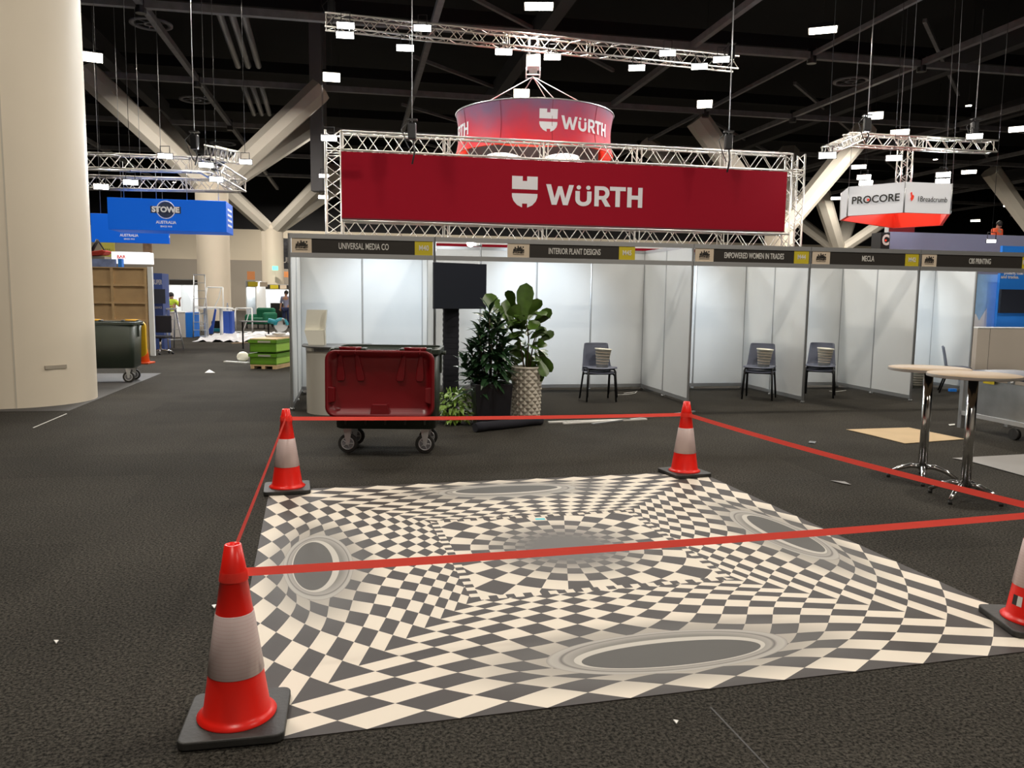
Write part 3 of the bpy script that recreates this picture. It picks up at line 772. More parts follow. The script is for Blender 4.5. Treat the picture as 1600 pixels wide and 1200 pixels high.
# smoothing is not wanted: folds stay crisp
A_ = (K1/2)*ss[:, None]*np.ones((1, NR+1)); B_ = K1*np.log(.5/SRC)
verts = []; faces = []; uv = []; 
for sd in range(4):
    ca, sa = [(1, 0), (0, 1), (-1, 0), (0, -1)][sd]
    off = len(verts)
    for i in range(NS+1):
        for j in range(NR+1):
            x = ss[i]*rr[j]; y = -rr[j]           # wall at the viewer's side
            verts.append(((x*ca-y*sa)*MS, (x*sa+y*ca)*MS, .003))
    for i in range(NS):
        for j in range(NR):
            q = [i*(NR+1)+j, (i+1)*(NR+1)+j, (i+1)*(NR+1)+j+1, i*(NR+1)+j+1]
            faces.append([off+k for k in q]); 
            for k in q: uv.append((A_.flat[k], B_.flat[k]))
off = len(verts)
for x, y in ((-.2, -.2), (.2, -.2), (.2, .2), (-.2, .2)): verts.append((x*MS, y*MS, .003))
faces.append([off, off+1, off+2, off+3]); uv += [(0, 0)]*4
# thin edge
off = len(verts)
for z in (.003, 0):
    for x, y in ((-.5, -.5), (.5, -.5), (.5, .5), (-.5, .5)): verts.append((x*MS, y*MS, z))
for i in range(4): faces.append([off+i, off+4+i, off+4+(i+1) % 4, off+(i+1) % 4]); uv += [(0, 0)]*4
me = bpy.data.meshes.new('floor_mat'); me.from_pydata(verts, [], faces)
ul = me.uv_layers.new(name='wall'); ul.data.foreach_set('uv', np.array(uv, dtype=np.float32).ravel())
m, nt, b = nodes('illusion_print')
uvn = nd(nt, 'ShaderNodeUVMap'); uvn.uv_map = 'wall'; su = nd(nt, 'ShaderNodeSeparateXYZ'); nt.links.new(uvn.outputs[0], su.inputs[0])
tc = nd(nt, 'ShaderNodeTexCoord'); so_ = nd(nt, 'ShaderNodeSeparateXYZ'); nt.links.new(tc.outputs['Object'], so_.inputs[0])
X = mth(nt, 'DIVIDE', so_.outputs[0], MS); Y = mth(nt, 'DIVIDE', so_.outputs[1], MS)
p_ = mth(nt, 'FLOOR', mth(nt, 'ADD', su.outputs[0], su.outputs[1])); q_ = mth(nt, 'FLOOR', mth(nt, 'SUBTRACT', su.outputs[0], su.outputs[1]))
wallchk = mth(nt, 'PINGPONG', mth(nt, 'ADD', p_, q_), 1)
aX = mth(nt, 'ABSOLUTE', X); aY = mth(nt, 'ABSOLUTE', Y); mx_ = mth(nt, 'MAXIMUM', aX, aY); mn_ = mth(nt, 'MINIMUM', aX, aY)
# centre whirl
R2 = mth(nt, 'SQRT', mth(nt, 'ADD', mth(nt, 'MULTIPLY', X, X), mth(nt, 'MULTIPLY', Y, Y)))
ringi = mth(nt, 'FLOOR', mth(nt, 'DIVIDE', mth(nt, 'LOGARITHM', mth(nt, 'DIVIDE', R2, .198), math.e), -math.log(.81)))
angi = mth(nt, 'FLOOR', mth(nt, 'ADD', mth(nt, 'MULTIPLY', mth(nt, 'ARCTAN2', Y, X), 32/(2*PI)), .5))
cchk = mth(nt, 'PINGPONG', mth(nt, 'ADD', ringi, angi), 1)
fade = nd(nt, 'ShaderNodeMapRange'); fade.interpolation_type = 'SMOOTHSTEP'; nt.links.new(R2, fade.inputs[0]); fade.inputs[1].default_value = .19; fade.inputs[2].default_value = .045
LT = (.72, .65, .55); DK = (.068, .060, .057); GY = (.135, .128, .122)
ccol = mixc(nt, cchk, DK, LT); ccol = mixc(nt, fade.outputs[0], ccol, GY)
# dashes round the centre square
sgn = mth(nt, 'ADD', X, Y)
dsel = mth(nt, 'GREATER_THAN', aX, aY)
along = mth(nt, 'ADD', mth(nt, 'MULTIPLY', dsel, Y), mth(nt, 'MULTIPLY', mth(nt, 'SUBTRACT', 1, dsel), X))
dchk = mth(nt, 'PINGPONG', mth(nt, 'FLOOR', mth(nt, 'MULTIPLY', along, 80)), 1)
dcol = mixc(nt, dchk, DK, LT)
inc = mth(nt, 'LESS_THAN', mx_, .2); dash = mth(nt, 'MULTIPLY', mth(nt, 'GREATER_THAN', mx_, .187), inc)
# portholes in folded coordinates: u across the wall, v from the centre
u_ = mn_ ; v_ = mx_
def ell(cu, hu, hv):
    a_ = mth(nt, 'DIVIDE', u_, hu); c_ = mth(nt, 'DIVIDE', mth(nt, 'SUBTRACT', v_, cu), hv)
    return mth(nt, 'SQRT', mth(nt, 'ADD', mth(nt, 'MULTIPLY', a_, a_), mth(nt, 'MULTIPLY', c_, c_)))
e1_ = ell(.404, .154, .053); e2_ = ell(.408, .122, .036); e3_ = ell(.412, .114, .030); e2b = ell(.400, .130, .043)
# soft grey halo printed on the pale squares near each porthole
halo = nd(nt, 'ShaderNodeMapRange'); halo.interpolation_type = 'SMOOTHSTEP'; nt.links.new(e1_, halo.inputs[0]); halo.inputs[1].default_value = 2.0; halo.inputs[2].default_value = .95; halo.inputs[4].default_value = .6
wcol = mixc(nt, wallchk, DK, LT); wcol = mixc(nt, halo.outputs[0], wcol, (.13, .125, .12))
base = mixc(nt, inc, wcol, ccol); base = mixc(nt, dash, base, dcol)
rimr = nd(nt, 'ShaderNodeValToRGB'); nt.links.new(e1_, rimr.inputs[0]); rimr.color_ramp.elements[0].position = .70; rimr.color_ramp.elements[0].color = (.20, .19, .17, 1)
rimr.color_ramp.elements[1].position = 1.0; rimr.color_ramp.elements[1].color = (.27, .255, .23, 1)
for pz, cl in ((.86, (.33, .31, .28, 1)), (.885, (.14, .13, .12, 1)), (.91, (.36, .34, .31, 1)), (.97, (.40, .375, .34, 1))):
    e = rimr.color_ramp.elements.new(pz); e.color = cl
base = mixc(nt, mth(nt, 'LESS_THAN', e1_, 1.0), base, rimr.outputs[0])
base = mixc(nt, mth(nt, 'LESS_THAN', e2_, 1.0), base, (.50, .47, .42))
base = mixc(nt, mth(nt, 'LESS_THAN', e3_, 1.0), base, (.095, .09, .083))
nt.links.new(base, b.inputs['Base Color']); b.inputs['Roughness'].default_value = .55; b.inputs['Specular IOR Level'].default_value = .12
me.materials.append(m)
fm_ = bpy.data.objects.new('floor_mat', me); C.objects.link(fm_); fm_.location = (cen.x, cen.y, .001); fm_.rotation_euler = (0, 0, mrz)
tag(fm_, 'square black and cream checkered optical illusion floor print with four round portholes', 'floor mat')
tg = thing('sticky_note', 'tiny cyan sticker on the illusion mat near its centre', 'sticker', G(844, 812)+Vector((0, 0, .0045)), .1)
MB().bb(-.035, .035, -.02, .02, 0, .001).build('paper', mat('cyan', (.02, .55, .65), .5), tg)

# ------------------------------------------------------------------ traffic cones
def cone_thing(P, rz, label, h=.69, sticker=False):
    t = thing('traffic_cone', label, 'traffic cone', P, rz, 'red and white barrier cones')
    hb_ = .185
    mb = MB(); mb.prismz([(x, y) for x, y in rrect(hb_*2, hb_*2, .035)], 0, .032)
    mb.build('base', M['rubber'], t, bevel=.006)
    z0 = .032; r0 = .125; r1 = .030; zt = h
    def R(z): return r0+(r1-r0)*((z-z0)/(zt-z0))
    za, zb = .205, .435
    MB().lathe([(r0+.018, z0), (r0+.02, z0+.006), (r0+.004, z0+.016), (R(z0+.03), z0+.03), (R(za), za), (R(zb), zb), (R(.565), .565), (R(.565)+.003, .568), (R(.59)+.003, .590), (R(zt), zt), (r1-.005, zt+.002), (r1-.008, zt-.02), (R(.5)-.01, .5), (r0-.01, z0)], 48).build('cone_body', M['cone'], t)
    MB().lathe([(R(za)+.001, za), (R(za)+.003, za+.002), (R(zb)+.003, zb-.002), (R(zb)+.001, zb)], 48).build('reflective_collar', M['retro'], t)
    if sticker:
        a = sticker; zc = .135; rr_ = R(zc)
        for k, (da, w2, mm) in enumerate(((-.10, .022, M['black']), (.14, .020, M['letter']))):
            vs = []
            for zz in (zc-.025, zc+.025):
                for aa in (a+da-w2/rr_/1.6, a+da+w2/rr_/1.6): vs.append(((R(zz)+.002)*math.cos(aa), (R(zz)+.002)*math.sin(aa), zz))
            MB().add(vs, [(0, 1, 3, 2)]).build('sticker', mm, t)
    return t
K = []
for (cx_, cy_, tx, ty, rz, lb) in ((371, 1128, 374, 866, mrz-.05, 'nearest traffic cone, at the front left corner of the illusion mat'),
                               (449, 766, 449, 646, mrz+.02, 'traffic cone at the back left corner of the mat, beside the bin'),
                               (1069, 741, 1071, 630, mrz+.1, 'traffic cone at the back right corner of the mat'),
                               (1613, 977, 0, 0, mrz-.30, 'traffic cone at the front right corner of the mat, cut by the picture edge')):
    P = G(cx_, cy_); P.z = .004; K.append(P)
    cone_thing(P, rz, lb, .69 if cx_ in (371, 1613) else .675, sticker=(math.atan2(-P.y, -P.x)-rz-.72) if cx_ == 1613 else False)
# barrier tape
def tape(a, b, za, zb, ra, rb, label, w_=.028, sag=.0, twist=False, nm='barrier_tape'):
    a = Vector(a); b = Vector(b); d_ = (b-a); d_.z = 0; u = d_.normalized(); a = a+u*ra; b = b-u*rb; n = 24; mb = MB(); vs = []
    side = Vector((-u.y, u.x, 0))
    for i in range(n+1):
        k = i/n; p = a.lerp(b, k); z = za+(zb-za)*k-sag*4*k*(1-k)
        for sgn_ in (-1, 1):
            vs.append((p.x+side.x*.004*sgn_, p.y+side.y*.004*sgn_, z+sgn_*w_/2))
    fs = []
    for i in range(n):
        o = i*2; fs.append((o, o+2, o+3, o+1))
    mb.add(vs, fs)
    return tag(mb.build(nm, M['tape'], group and None), label, 'tape', group)
group = 'red barrier tapes between the cones'
def cr_(z): return .125+(.030-.125)*((z-.032)/(.69-.032))+.004
zt1 = AT(395, 905, K[0].y+.02).z
tape(K[0], K[3], .585, .575, .03, .03, 'red barrier tape running along the front between near left and near right cones', .030, .012)
tape(K[0], K[1], .66, .61, .03, .03, 'red barrier tape seen edge-on between the two left cones', .016, .006)
tape(K[1], K[2], .600, .560, .03, .03, 'red barrier tape along the back in front of the bin and plants', .030, .012)
tape(K[2], K[3], .562, .60, .03, .03, 'red barrier tape along the right side passing the bar tables', .032, .02)
for i, zz in ((0, .575), (1, .60), (2, .555), (3, .60)):
    MB().lathe([(cr_(zz-.018), zz-.018), (cr_(zz+.018), zz+.018)], 32, c=(K[i].x, K[i].y, .004)).build('tape_wrap', M['tape'], None)
    o = bpy.data.objects[-1] if False else None
for o in [o for o in C.objects if o.name.startswith('tape_wrap')]:
    tag(o, 'loop of red tape wrapped round a traffic cone neck', 'tape', 'tape loops on cones')

exec_parts = True
# ================================================================== NEAR OBJECTS
# ---- wheeled bin
def caster(parent, x, y, r=.1, a=0):
    c = thing('caster', '', '', (0, 0, 0)); del c['label'], c['category']
    C.objects.unlink(c); bpy.data.objects.remove(c)
    mb = MB(); mb.box((x, y, .262), (.11, .09, .012))
    for s_ in (-1, 1): mb.prism([(x-.045, .255), (x+.045, .255), (x+.018, .09), (x-.012, .085)], y+s_*.032-.002, y+s_*.032+.002)
    fk = mb.build('caster_fork', M['zinc'], parent)
    MB().cyl((x+.0, y-.024, r), (x+.0, y+.024, r), r, n=28).build('tyre', M['rubber'], fk, bevel=.008)
    MB().cyl((x, y-.0255, r), (x, y+.0255, r), r*.68, n=24).build('wheel_disc', M['diffuser'], fk)
    h_ = MB(); h_.cyl((x, y-.036, r), (x, y+.036, r), r*.2, n=12)
    for sd_ in (-1, 1): h_.tube([(x+r*.62*math.cos(q), y+sd_*.027, r+r*.62*math.sin(q)) for q in [2*PI*i/24 for i in range(24)]], .006, 6, True)
    for q in range(5): h_.cyl((x, y-.027, r), (x+r*.6*math.cos(q*1.2566), y-.027, r+r*.6*math.sin(q*1.2566)), .005, n=5)
    h_.build('wheel_hub', M['zinc'], fk)
def wheelie_bin(P, rz, lidm, label, lid_front=True):
    t = thing('wheeled_bin', label, 'bin', P, rz, None)
    W0, D0, W1, D1, z0, z1 = 1.01, .62, 1.06, .72, .27, 1.06
    mb = MB()
    def ring(w_, d_, z, r): return [(x, y, z) for x, y in rrect(w_, d_, r)]
    rings = [ring(W0-.04, D0-.04, z0-.01, .06), ring(W0, D0, z0, .07), ring(W1, D1, z1, .09), ring(W1-.03, D1-.03, z1, .09), ring(W0-.03, D0-.03, z0+.03, .06)]
    n = len(rings[0]); vs = [p for r_ in rings for p in r_]
    mb.add(vs, [(j*n+i, j*n+(i+1) % n, (j+1)*n+(i+1) % n, (j+1)*n+i) for j in range(4) for i in range(n)], True)
    mb.add(vs, [list(range(n))[::-1], [4*n+i for i in range(n)]])
    for i in range(-2, 3): mb.box((i*.2, -D0/2-.035, .62), (.02, .02, .62), (.075, 0, 0))
    mb.build('body', M['bin_green'], t)
    rm = MB(); ro = rrect(W1+.05, D1+.05, .10); ri = rrect(W1-.02, D1-.02, .08); n = len(ro)
    vs = [(x, y, z) for z in (z1-.03, z1+.02) for x, y in ro]+[(x, y, z) for z in (z1-.03, z1+.02) for x, y in ri]
    rm.add(vs, [(i, (i+1) % n, n+(i+1) % n, n+i) for i in range(n)]+[(2*n+i, 3*n+i, 3*n+(i+1) % n, 2*n+(i+1) % n) for i in range(n)]+[(n+i, n+(i+1) % n, 3*n+(i+1) % n, 3*n+i) for i in range(n)]+[(i, 2*n+i, 2*n+(i+1) % n, (i+1) % n) for i in range(n)])
    for s_ in (-1, 1):
        rm.cyl((s_*(W1/2+.02), -.1, z1-.03), (s_*(W1/2+.07), -.1, z1-.03), .022, n=12)
        rm.bb(s_*(W1/2), s_*(W1/2+.02), -.02, .06, z1-.25, z1-.03)
    rm.build('rim', M['bin_green'], t, bevel=.006)
    for s_ in (-1, 1):
        MB().tube([(s_*.32-.11, -D1/2-.09, z1+.03), (s_*.32+.11, -D1/2-.09, z1+.03)], .017, 8).build('handle', lidm, t)
        for k in (-1, 1): MB().box((s_*.32+k*.13, -D1/2-.05, z1+.01), (.05, .14, .05)).build('hinge_lug', M['bin_green'], t, bevel=.008)
    # lid hanging down in front, seen from its hollow underside
    L = bpy.data.objects.new('lid', None)
    yl = -D1/2-.13; lw, lh = 1.07, .665; zc = z1+.015-lh/2
    mb = MB()
    o1 = rrect(lw, lh, .10, 6); i1 = rrect(lw-.05, lh-.05, .085, 6); i2 = rrect(lw-.10, lh-.12, .07, 6); n = len(o1)
    rows = [[(x, .05, z) for x, z in o1], [(x, -.01, z) for x, z in o1], [(x, -.01, z) for x, z in i1], [(x, .055, z-.0) for x, z in i2]]
    vs = [p for r_ in rows for p in r_]
    mb.add(vs, [(j*n+i, j*n+(i+1) % n, (j+1)*n+(i+1) % n, (j+1)*n+i) for j in range(3) for i in range(n)], True)
    # dished pan
    pan = [(x*.93, .068, z*.90) for x, z in i2]
    vs2 = rows[3]+pan; mb.add(vs2, [(i, (i+1) % n, n+(i+1) % n, n+i) for i in range(n)], True); mb.add(pan, [list(range(n))], True)
    mb.add([(x, .062 if k else .062, z) for k, r_ in ((0, o1),) for x, z in r_], [])
    back = [(x, .10, z) for x, z in o1]
    mb.add(rows[0]+back, [(i, n+i, n+(i+1) % n, (i+1) % n) for i in range(n)], True); mb.add(back, [list(range(n))])
    lid = mb.build('lid', lidm, t, loc=(-.03, yl, zc)); lid.rotation_euler = (-.03, 0, 0)
    for x0, dx in ((-.40, .01), (-.235, .04), (.235, -.04), (.40, -.01)):
        MB().prism([(x0-.02, lh/2-.05), (x0+.02, lh/2-.05), (x0+dx+.042, lh/2-.28), (x0+dx+.03, lh/2-.31), (x0+dx-.03, lh/2-.31), (x0+dx-.042, lh/2-.28)], .045, .085).build('stiffening_rib', lidm, lid, bevel=.008)
    for x0 in (-.40, -.235, .235, .40):
        MB().tube([(x0-.012, .03, lh/2-.06), (x0-.006, -.015, lh/2-.02), (x0, .03, lh/2+.02)], .008, 6).build('hinge_arm', lidm, lid)
    for (pts_) in ([(-.10, -lh/2+.02), (.10, -lh/2+.02), (.075, -lh/2+.13), (-.075, -lh/2+.13)], [(-lw/2+.02, -.20), (-lw/2+.09, -.18), (-.02-lw/2+.11, -.04), (-lw/2+.02, -.03)], [(lw/2-.02, -.20), (lw/2-.09, -.18), (lw/2-.09, -.04), (lw/2-.02, -.03)]):
        MB().prism(pts_, .0, .07).build('recess_tab', lidm, lid, bevel=.006)
    for x in (-.395, .395):
        for y in (-.22, .22): caster(t, x, y)
    return t
pb = (G(548, 708)+G(668, 709))/2; pb2 = (G(568, 696)+G(685, 695))/2
brz = math.atan2(G(668, 709).y-G(548, 708).y, G(668, 709).x-G(548, 708).x)
bc = (pb+pb2)/2-Vector((.065, 0, 0))
wheelie_bin(Vector((bc.x, bc.y+.02, 0)), brz, M['bin_red'], 'wheeled dark green waste bin with its red lid hanging open toward the mat')
b2 = G(203, 599); 
wheelie_bin(Vector((b2.x-.52, b2.y+.28, 0)), PI+.22, M['bin_yellow'], 'wheeled dark green waste bin with yellow lid behind the huge left column')

# ---- counter with leaflet holder
cp = BW((G(500, 652)-O).dot(D)+.22, -.18)
ct = thing('promotion_counter', 'curved white counter with dark top at the left end of the booth row', 'counter', cp, TH)
hc = AT(510, 541, cp.y-.3).z
mb = MB(); a0, a1 = PI, 2*PI
pl = [(.42*math.cos(a), .42*math.sin(a)) for a in [a0+(a1-a0)*i/24 for i in range(25)]]+[(.42, .30), (-.42, .30)]
n = len(pl); vs = [(x, y, 0) for x, y in pl]+[(x, y, hc-.07) for x, y in pl]
mb.add(vs, [(i, (i+1) % n, n+(i+1) % n, n+i) for i in range(n)], True); mb.build('body', mat('counter_laminate', (.60, .57, .50), .45), ct)
pl2 = [(x*1.01, y*1.01) for x, y in pl]; MB().prismz(pl2, hc-.07, hc-.02).build('metal_band', M['alu'], ct)
pl3 = [(x*1.13, y*1.13) for x, y in pl]; MB().prismz(pl3, hc-.02, hc).build('top', mat('dark_counter_top', (.10, .10, .10), .35), ct, bevel=.004)
lh_ = thing('leaflet_holder', 'tilted cream leaflet holder standing on the curved counter', 'leaflet holder', cp+Vector((-.28, -.02, hc))-Vector((0, 0, 0)), TH-.15)
lh_.scale = (1, 1, 1.2)
MB().prism([(-.13, .40), (.15, .40), (.115, .17), (-.16, .17)], .02, .026).build('back_plate', M['basket'], lh_)
MB().prism([(-.16, .17), (.115, .17), (.13, 0), (-.10, 0)], -.045, -.040).build('front_plate', M['basket'], lh_)
MB().add([(-.16, -.045, .17), (.115, -.045, .17), (.115, .022, .17), (-.16, .022, .17)], [(0, 1, 2, 3)]).build('ledge', M['basket'], lh_)
MB().prism([(.14, .40), (.15, .40), (.125, .17), (.13, 0), (.12, 0), (.105, .17)], -.045, .022).build('side', M['basket'], lh_)

# ---- television on stand
tvp = BW((G(707, 648)-O).dot(D), -.45)
tvs = thing('television_stand', 'black cloth-covered upright post of the television, behind the green pothos', 'stand', tvp, TH)
tv_y = tvp.y
zb = AT(715, 483, tv_y).z; ztv = AT(700, 412, tv_y).z
sm = MB(); npl = 40
for i in range(npl):
    z = .03+(zb+.1-.03)*i/npl; w1 = .205/2+(.004 if i % 2 else 0); sm.bb(-w1, w1, -w1*.6, w1*.6, z, z+(zb+.07)/npl)
sm.build('pleated_cover', M['blackcloth'], tvs); MB().bb(-.3, .3, -.22, .22, 0, .03).build('foot', M['blackm'], tvs, bevel=.005)
tv = thing('television', 'dark flat television turned sideways on the black post above the red lid', 'television', Vector((tvp.x, tvp.y-.12, 0)), TH)
ctr = AT(719, 447, tv_y-.12)-Vector((tvp.x, tvp.y-.12, 0)); ctr = Vector((ctr.x, .0, ctr.z))
scr = MB().bb(-.42, .42, -.02, .02, -(ztv-zb)/2, (ztv-zb)/2).build('screen_panel', M['screen'], tv, loc=ctr, rz=.62-TH, bevel=.006)
MB().bb(-.15, .15, .02, .06, -.15, .15).build('back_box', M['blackm'], tv, loc=ctr, rz=.62-TH)

# ---- plants
def leaf(mb, p, d_, L, W2, droop=.3, roll=0, shape='fiddle', n=6, front=False):
    p = Vector(p); d_ = Vector(d_).normalized(); side = d_.cross(Vector((0, 0, 1)))
    side = Vector((1, 0, 0)) if side.length < .05 else side.normalized()
    if front: side = d_.cross(Vector((0, 1, 0))).normalized()
    nrm = side.cross(d_).normalized()
    side = (side*math.cos(roll)+nrm*math.sin(roll)); nrm = side.cross(d_).normalized()
    if shape == 'fiddle': prof = [(0, .03), (.12, .25), (.30, .55), (.45, .58), (.62, .9), (.80, 1.0), (.93, .72), (1, .05)]
    elif shape == 'lance': prof = [(0, .08), (.2, .7), (.45, 1), (.7, .75), (.88, .38), (1, .02)]
    else: prof = [(0, .1), (.15, .8), (.4, 1), (.7, .7), (1, .02)]
    vs = []; 
    for k, w_ in prof:
        c = p+d_*(L*k)+Vector((0, 0, -droop*L*k*k)); wv_ = W2*w_
        for q in (-1, -.5, 0, .5, 1):
            vs.append(c+side*(wv_*q)+nrm*(.18*wv_*(abs(q)) + .02*W2*math.sin(9*k+3*q)))
    fs = [(j*5+i, j*5+i+1, (j+1)*5+i+1, (j+1)*5+i) for j in range(len(prof)-1) for i in range(4)]
    mb.add(vs, fs, True)
pp = G(822, 660); pp = Vector((pp.x, pp.y+.08, 0))
fp = thing('potted_fiddle_leaf_fig', 'fiddle leaf fig in tall cream pot with diamond relief', 'potted plant', pp)
ph = AT(822, 572, pp.y).z; R0, R1 = .165, .185
mb = MB(); NC, NRW = 22, 15
vs = []
for j in range(NRW+1):
    z = .02+(ph-.04)*j/NRW; r_ = R0+(R1-R0)*j/NRW
    for i in range(NC):
        pk = (i+j) % 2 == 1
        a = 2*PI*i/NC; q = r_+(.026 if pk else 0); vs.append((q*math.cos(a), q*math.sin(a), z))
fs = []
for j in range(NRW+1):
    for i in range(NC):
        if (i+j) % 2 == 1:
            def ix(ii, jj): return jj*NC+(ii % NC)
            c0 = ix(i, j); l_, r__ = ix(i-1, j), ix(i+1, j)
            if j < NRW: u_2 = ix(i, j+1); fs += [(c0, r__, u_2), (c0, u_2, l_)]
            if j > 0: d_2 = ix(i, j-1); fs += [(c0, d_2, r__), (c0, l_, d_2)]
mb.add(vs, fs)
po = mb.build('pot', M['pot'], fp)
MB().lathe([(R0+.004, 0), (R0+.004, .025)], 32).build('pot_foot', M['pot'], fp)
MB().lathe([(R1+.014, ph-.02), (R1+.014, ph), (R1-.015, ph), (R1-.02, ph-.1), (0, ph-.1)], 32).build('pot_rim', M['pot'], fp)
MB().lathe([(0, ph-.05), (R1-.017, ph-.05)], 24).build('soil', M['soil'], fp)
st = MB(); lf = MB(); rnd = random.Random(3)
def AToff(x, y, dy=0): return AT(x, y, pp.y+dy)-pp
stems = [[(0, 0, ph-.05), (.02, 0, ph+.35), AToff(818, 470)], [(0.03, 0, ph-.05), (.08, -.02, ph+.3), AToff(838, 520, -.05)], [(-.03, 0, ph-.05), (-.10, 0, ph+.35), AToff(782, 500)], [(.02, .02, ph-.05), (.14, .02, ph+.12), AToff(850, 555, -.1)]]
for s_ in stems: st.tube(s_, [.012, .009, .004], 6)
fl = [((815, 520), (822, 446), .38, .10), ((810, 500), (843, 470), .24, .07), ((790, 500), (762, 460), .24, .085), ((800, 520), (792, 470), .22, .085), ((820, 520), (857, 484), .28, .065), ((828, 530), (850, 512), .26, .06),
      ((836, 540), (862, 518), .22, .05), ((840, 545), (860, 575), .24, .06), ((835, 550), (852, 582), .22, .06), ((820, 545), (832, 572), .2, .07), ((805, 540), (800, 585), .2, .07), ((812, 530), (804, 556), .22, .08),
      ((800, 510), (815, 505), .24, .09), ((790, 520), (770, 500), .2, .08), ((785, 530), (778, 560), .22, .08), ((815, 500), (800, 480), .2, .09), ((822, 500), (833, 480), .26, .07), ((795, 540), (815, 560), .2, .08), ((806, 490), (795, 455), .15, .06), ((780, 540), (790, 590), .2, .07), ((842, 528), (848, 540), .14, .06), ((826, 560), (845, 590), .18, .06), ((780, 480), (770, 470), .2, .08)]
for a_, b__, L, w2 in fl:
    p0 = AToff(*a_, rnd.uniform(-.1, .1)); p1 = AToff(*b__, rnd.uniform(-.18, .18)); leaf(lf, p0, p1-p0, (p1-p0).length*1.12, w2*1.15, .06, rnd.uniform(-.45, .45), front=True)
for k in range(40):
    a = rnd.uniform(0, 2*PI); z = rnd.uniform(ph, ph+.72); p0 = Vector((.06*math.cos(a), .06*math.sin(a), z)); d_ = Vector((math.cos(a), math.sin(a), rnd.uniform(-.2, .9)))
    leaf(lf, p0, d_, rnd.uniform(.18, .27), rnd.uniform(.06, .095), .25, rnd.uniform(-.5, .5))
st.build('stem', M['stem'], fp); lf.build('foliage', M['leaf1'], fp)

qp = G(766, 668); qp = Vector((qp.x, qp.y+.22, 0))
dp = thing('potted_dracaena', 'tall dark green bushy plant in square black planter', 'potted plant', qp, TH)
dh = AT(766, 600, qp.y-.2).z
mb = MB(); a_, b_2 = .20, .235
vs = [(x*k, y*k, z) for k, z in ((a_, 0), (b_2, dh), (b_2-.015, dh), (b_2-.03, dh-.05)) for x, y in ((-1, -1), (1, -1), (1, 1), (-1, 1))]
mb.add(vs, [(j*4+i, j*4+(i+1) % 4, (j+1)*4+(i+1) % 4, (j+1)*4+i) for j in range(3) for i in range(4)]); mb.build('planter', M['potblack'], dp, bevel=.006)
MB().bb(-.2, .2, -.2, .2, dh-.06, dh-.05).build('soil', M['soil'], dp)
st = MB(); lf = MB(); rnd = random.Random(5)
tops = [(-.03, .0, 1.44), (-.16, -.05, 1.15), (.08, .03, 1.3), (.14, -.08, 1.0), (-.26, .02, .98), (-.02, -.12, 1.12), (-.02, .1, 1.3), (-.24, -.1, .78), (.16, .05, 1.15), (-.10, .12, 1.22), (.05, -.16, .85), (-.34, .0, .80), (-.16, .1, 1.0)]
for tx_, ty_, tz_ in tops:
    st.tube([(tx_*.3, ty_*.3, dh-.06), (tx_*.8, ty_*.8, (dh+tz_)/2), (tx_, ty_, tz_)], [.012, .010, .006], 6)
    for k in range(26):
        a = k*2.4+rnd.uniform(-.2, .2); f_ = k/26; z = tz_-.38*f_
        el = 1.15-1.25*f_; d_ = Vector((math.cos(a)*math.cos(el), math.sin(a)*math.cos(el), math.sin(el)))
        leaf(lf, Vector((tx_*(1-.3*f_), ty_*(1-.3*f_), z)), d_, rnd.uniform(.20, .33), rnd.uniform(.024, .042), .35, rnd.uniform(-.4, .4), 'lance')
for k in range(60):
    a = rnd.uniform(PI*.7, PI*2.1); z = rnd.uniform(dh, dh+.4); d_ = Vector((math.cos(a), math.sin(a), rnd.uniform(-.3, .5)))
    leaf(lf, Vector((.1*math.cos(a), .1*math.sin(a), z)), d_, rnd.uniform(.16, .3), rnd.uniform(.03, .05), .4, rnd.uniform(-.5, .5), 'lance')
st.build('stem', M['stem'], dp); lf.build('foliage', M['leaf2'], dp)

rp = G(708, 664); rp = Vector((rp.x, rp.y+.12, 0))
pt = thing('potted_pothos', 'low bright green pothos on the floor between red bin and black planter', 'potted plant', rp)
MB().lathe([(.09, 0), (.13, .2), (.12, .2), (.11, .16), (0, .16)], 24).build('pot', M['potblack'], pt)
lf = MB(); rnd = random.Random(9)
for k in range(230):
    a = rnd.uniform(0, 2*PI); r_ = .22*math.sqrt(rnd.random()); z = .06+.42*rnd.random()*(1-(r_/.24)**2*.5)
    d_ = Vector((math.cos(a), math.sin(a), rnd.uniform(-.7, .6))); leaf(lf, Vector((r_*math.cos(a), r_*math.sin(a), z)), d_, rnd.uniform(.06, .11), rnd.uniform(.018, .032), .5, rnd.uniform(-.8, .8), 'heart')
lf.build('foliage', M['leaf3'], pt)
st = MB()
for k in range(9):
    a = rnd.uniform(0, 2*PI); e_ = .2
    st.tube([(0, 0, .16), (.1*math.cos(a), .1*math.sin(a), .46), (e_*math.cos(a), e_*math.sin(a), .3)], .005, 5)
st.build('vine', M['leaf3'], pt)
# black roll on the floor under the pots
r1_ = G(742, 676); r2_ = G(845, 664)
rl = thing('fabric_roll', 'black rolled-up fabric lying on the carpet in front of the planters', 'fabric roll', Vector((r1_.x, r1_.y+.02, .058)))
v = (r2_-r1_); v.z = 0
MB().tube([v*k+Vector((0, 0, .004*math.sin(k*9))) for k in [i/10 for i in range(11)]], [.056+.004*math.sin(i*2.1) for i in range(11)], 20).build('roll', M['blackcloth'], rl)
MB().cyl(v*1.0, v*1.005, .03, n=12).build('roll_end', M['black'], rl)
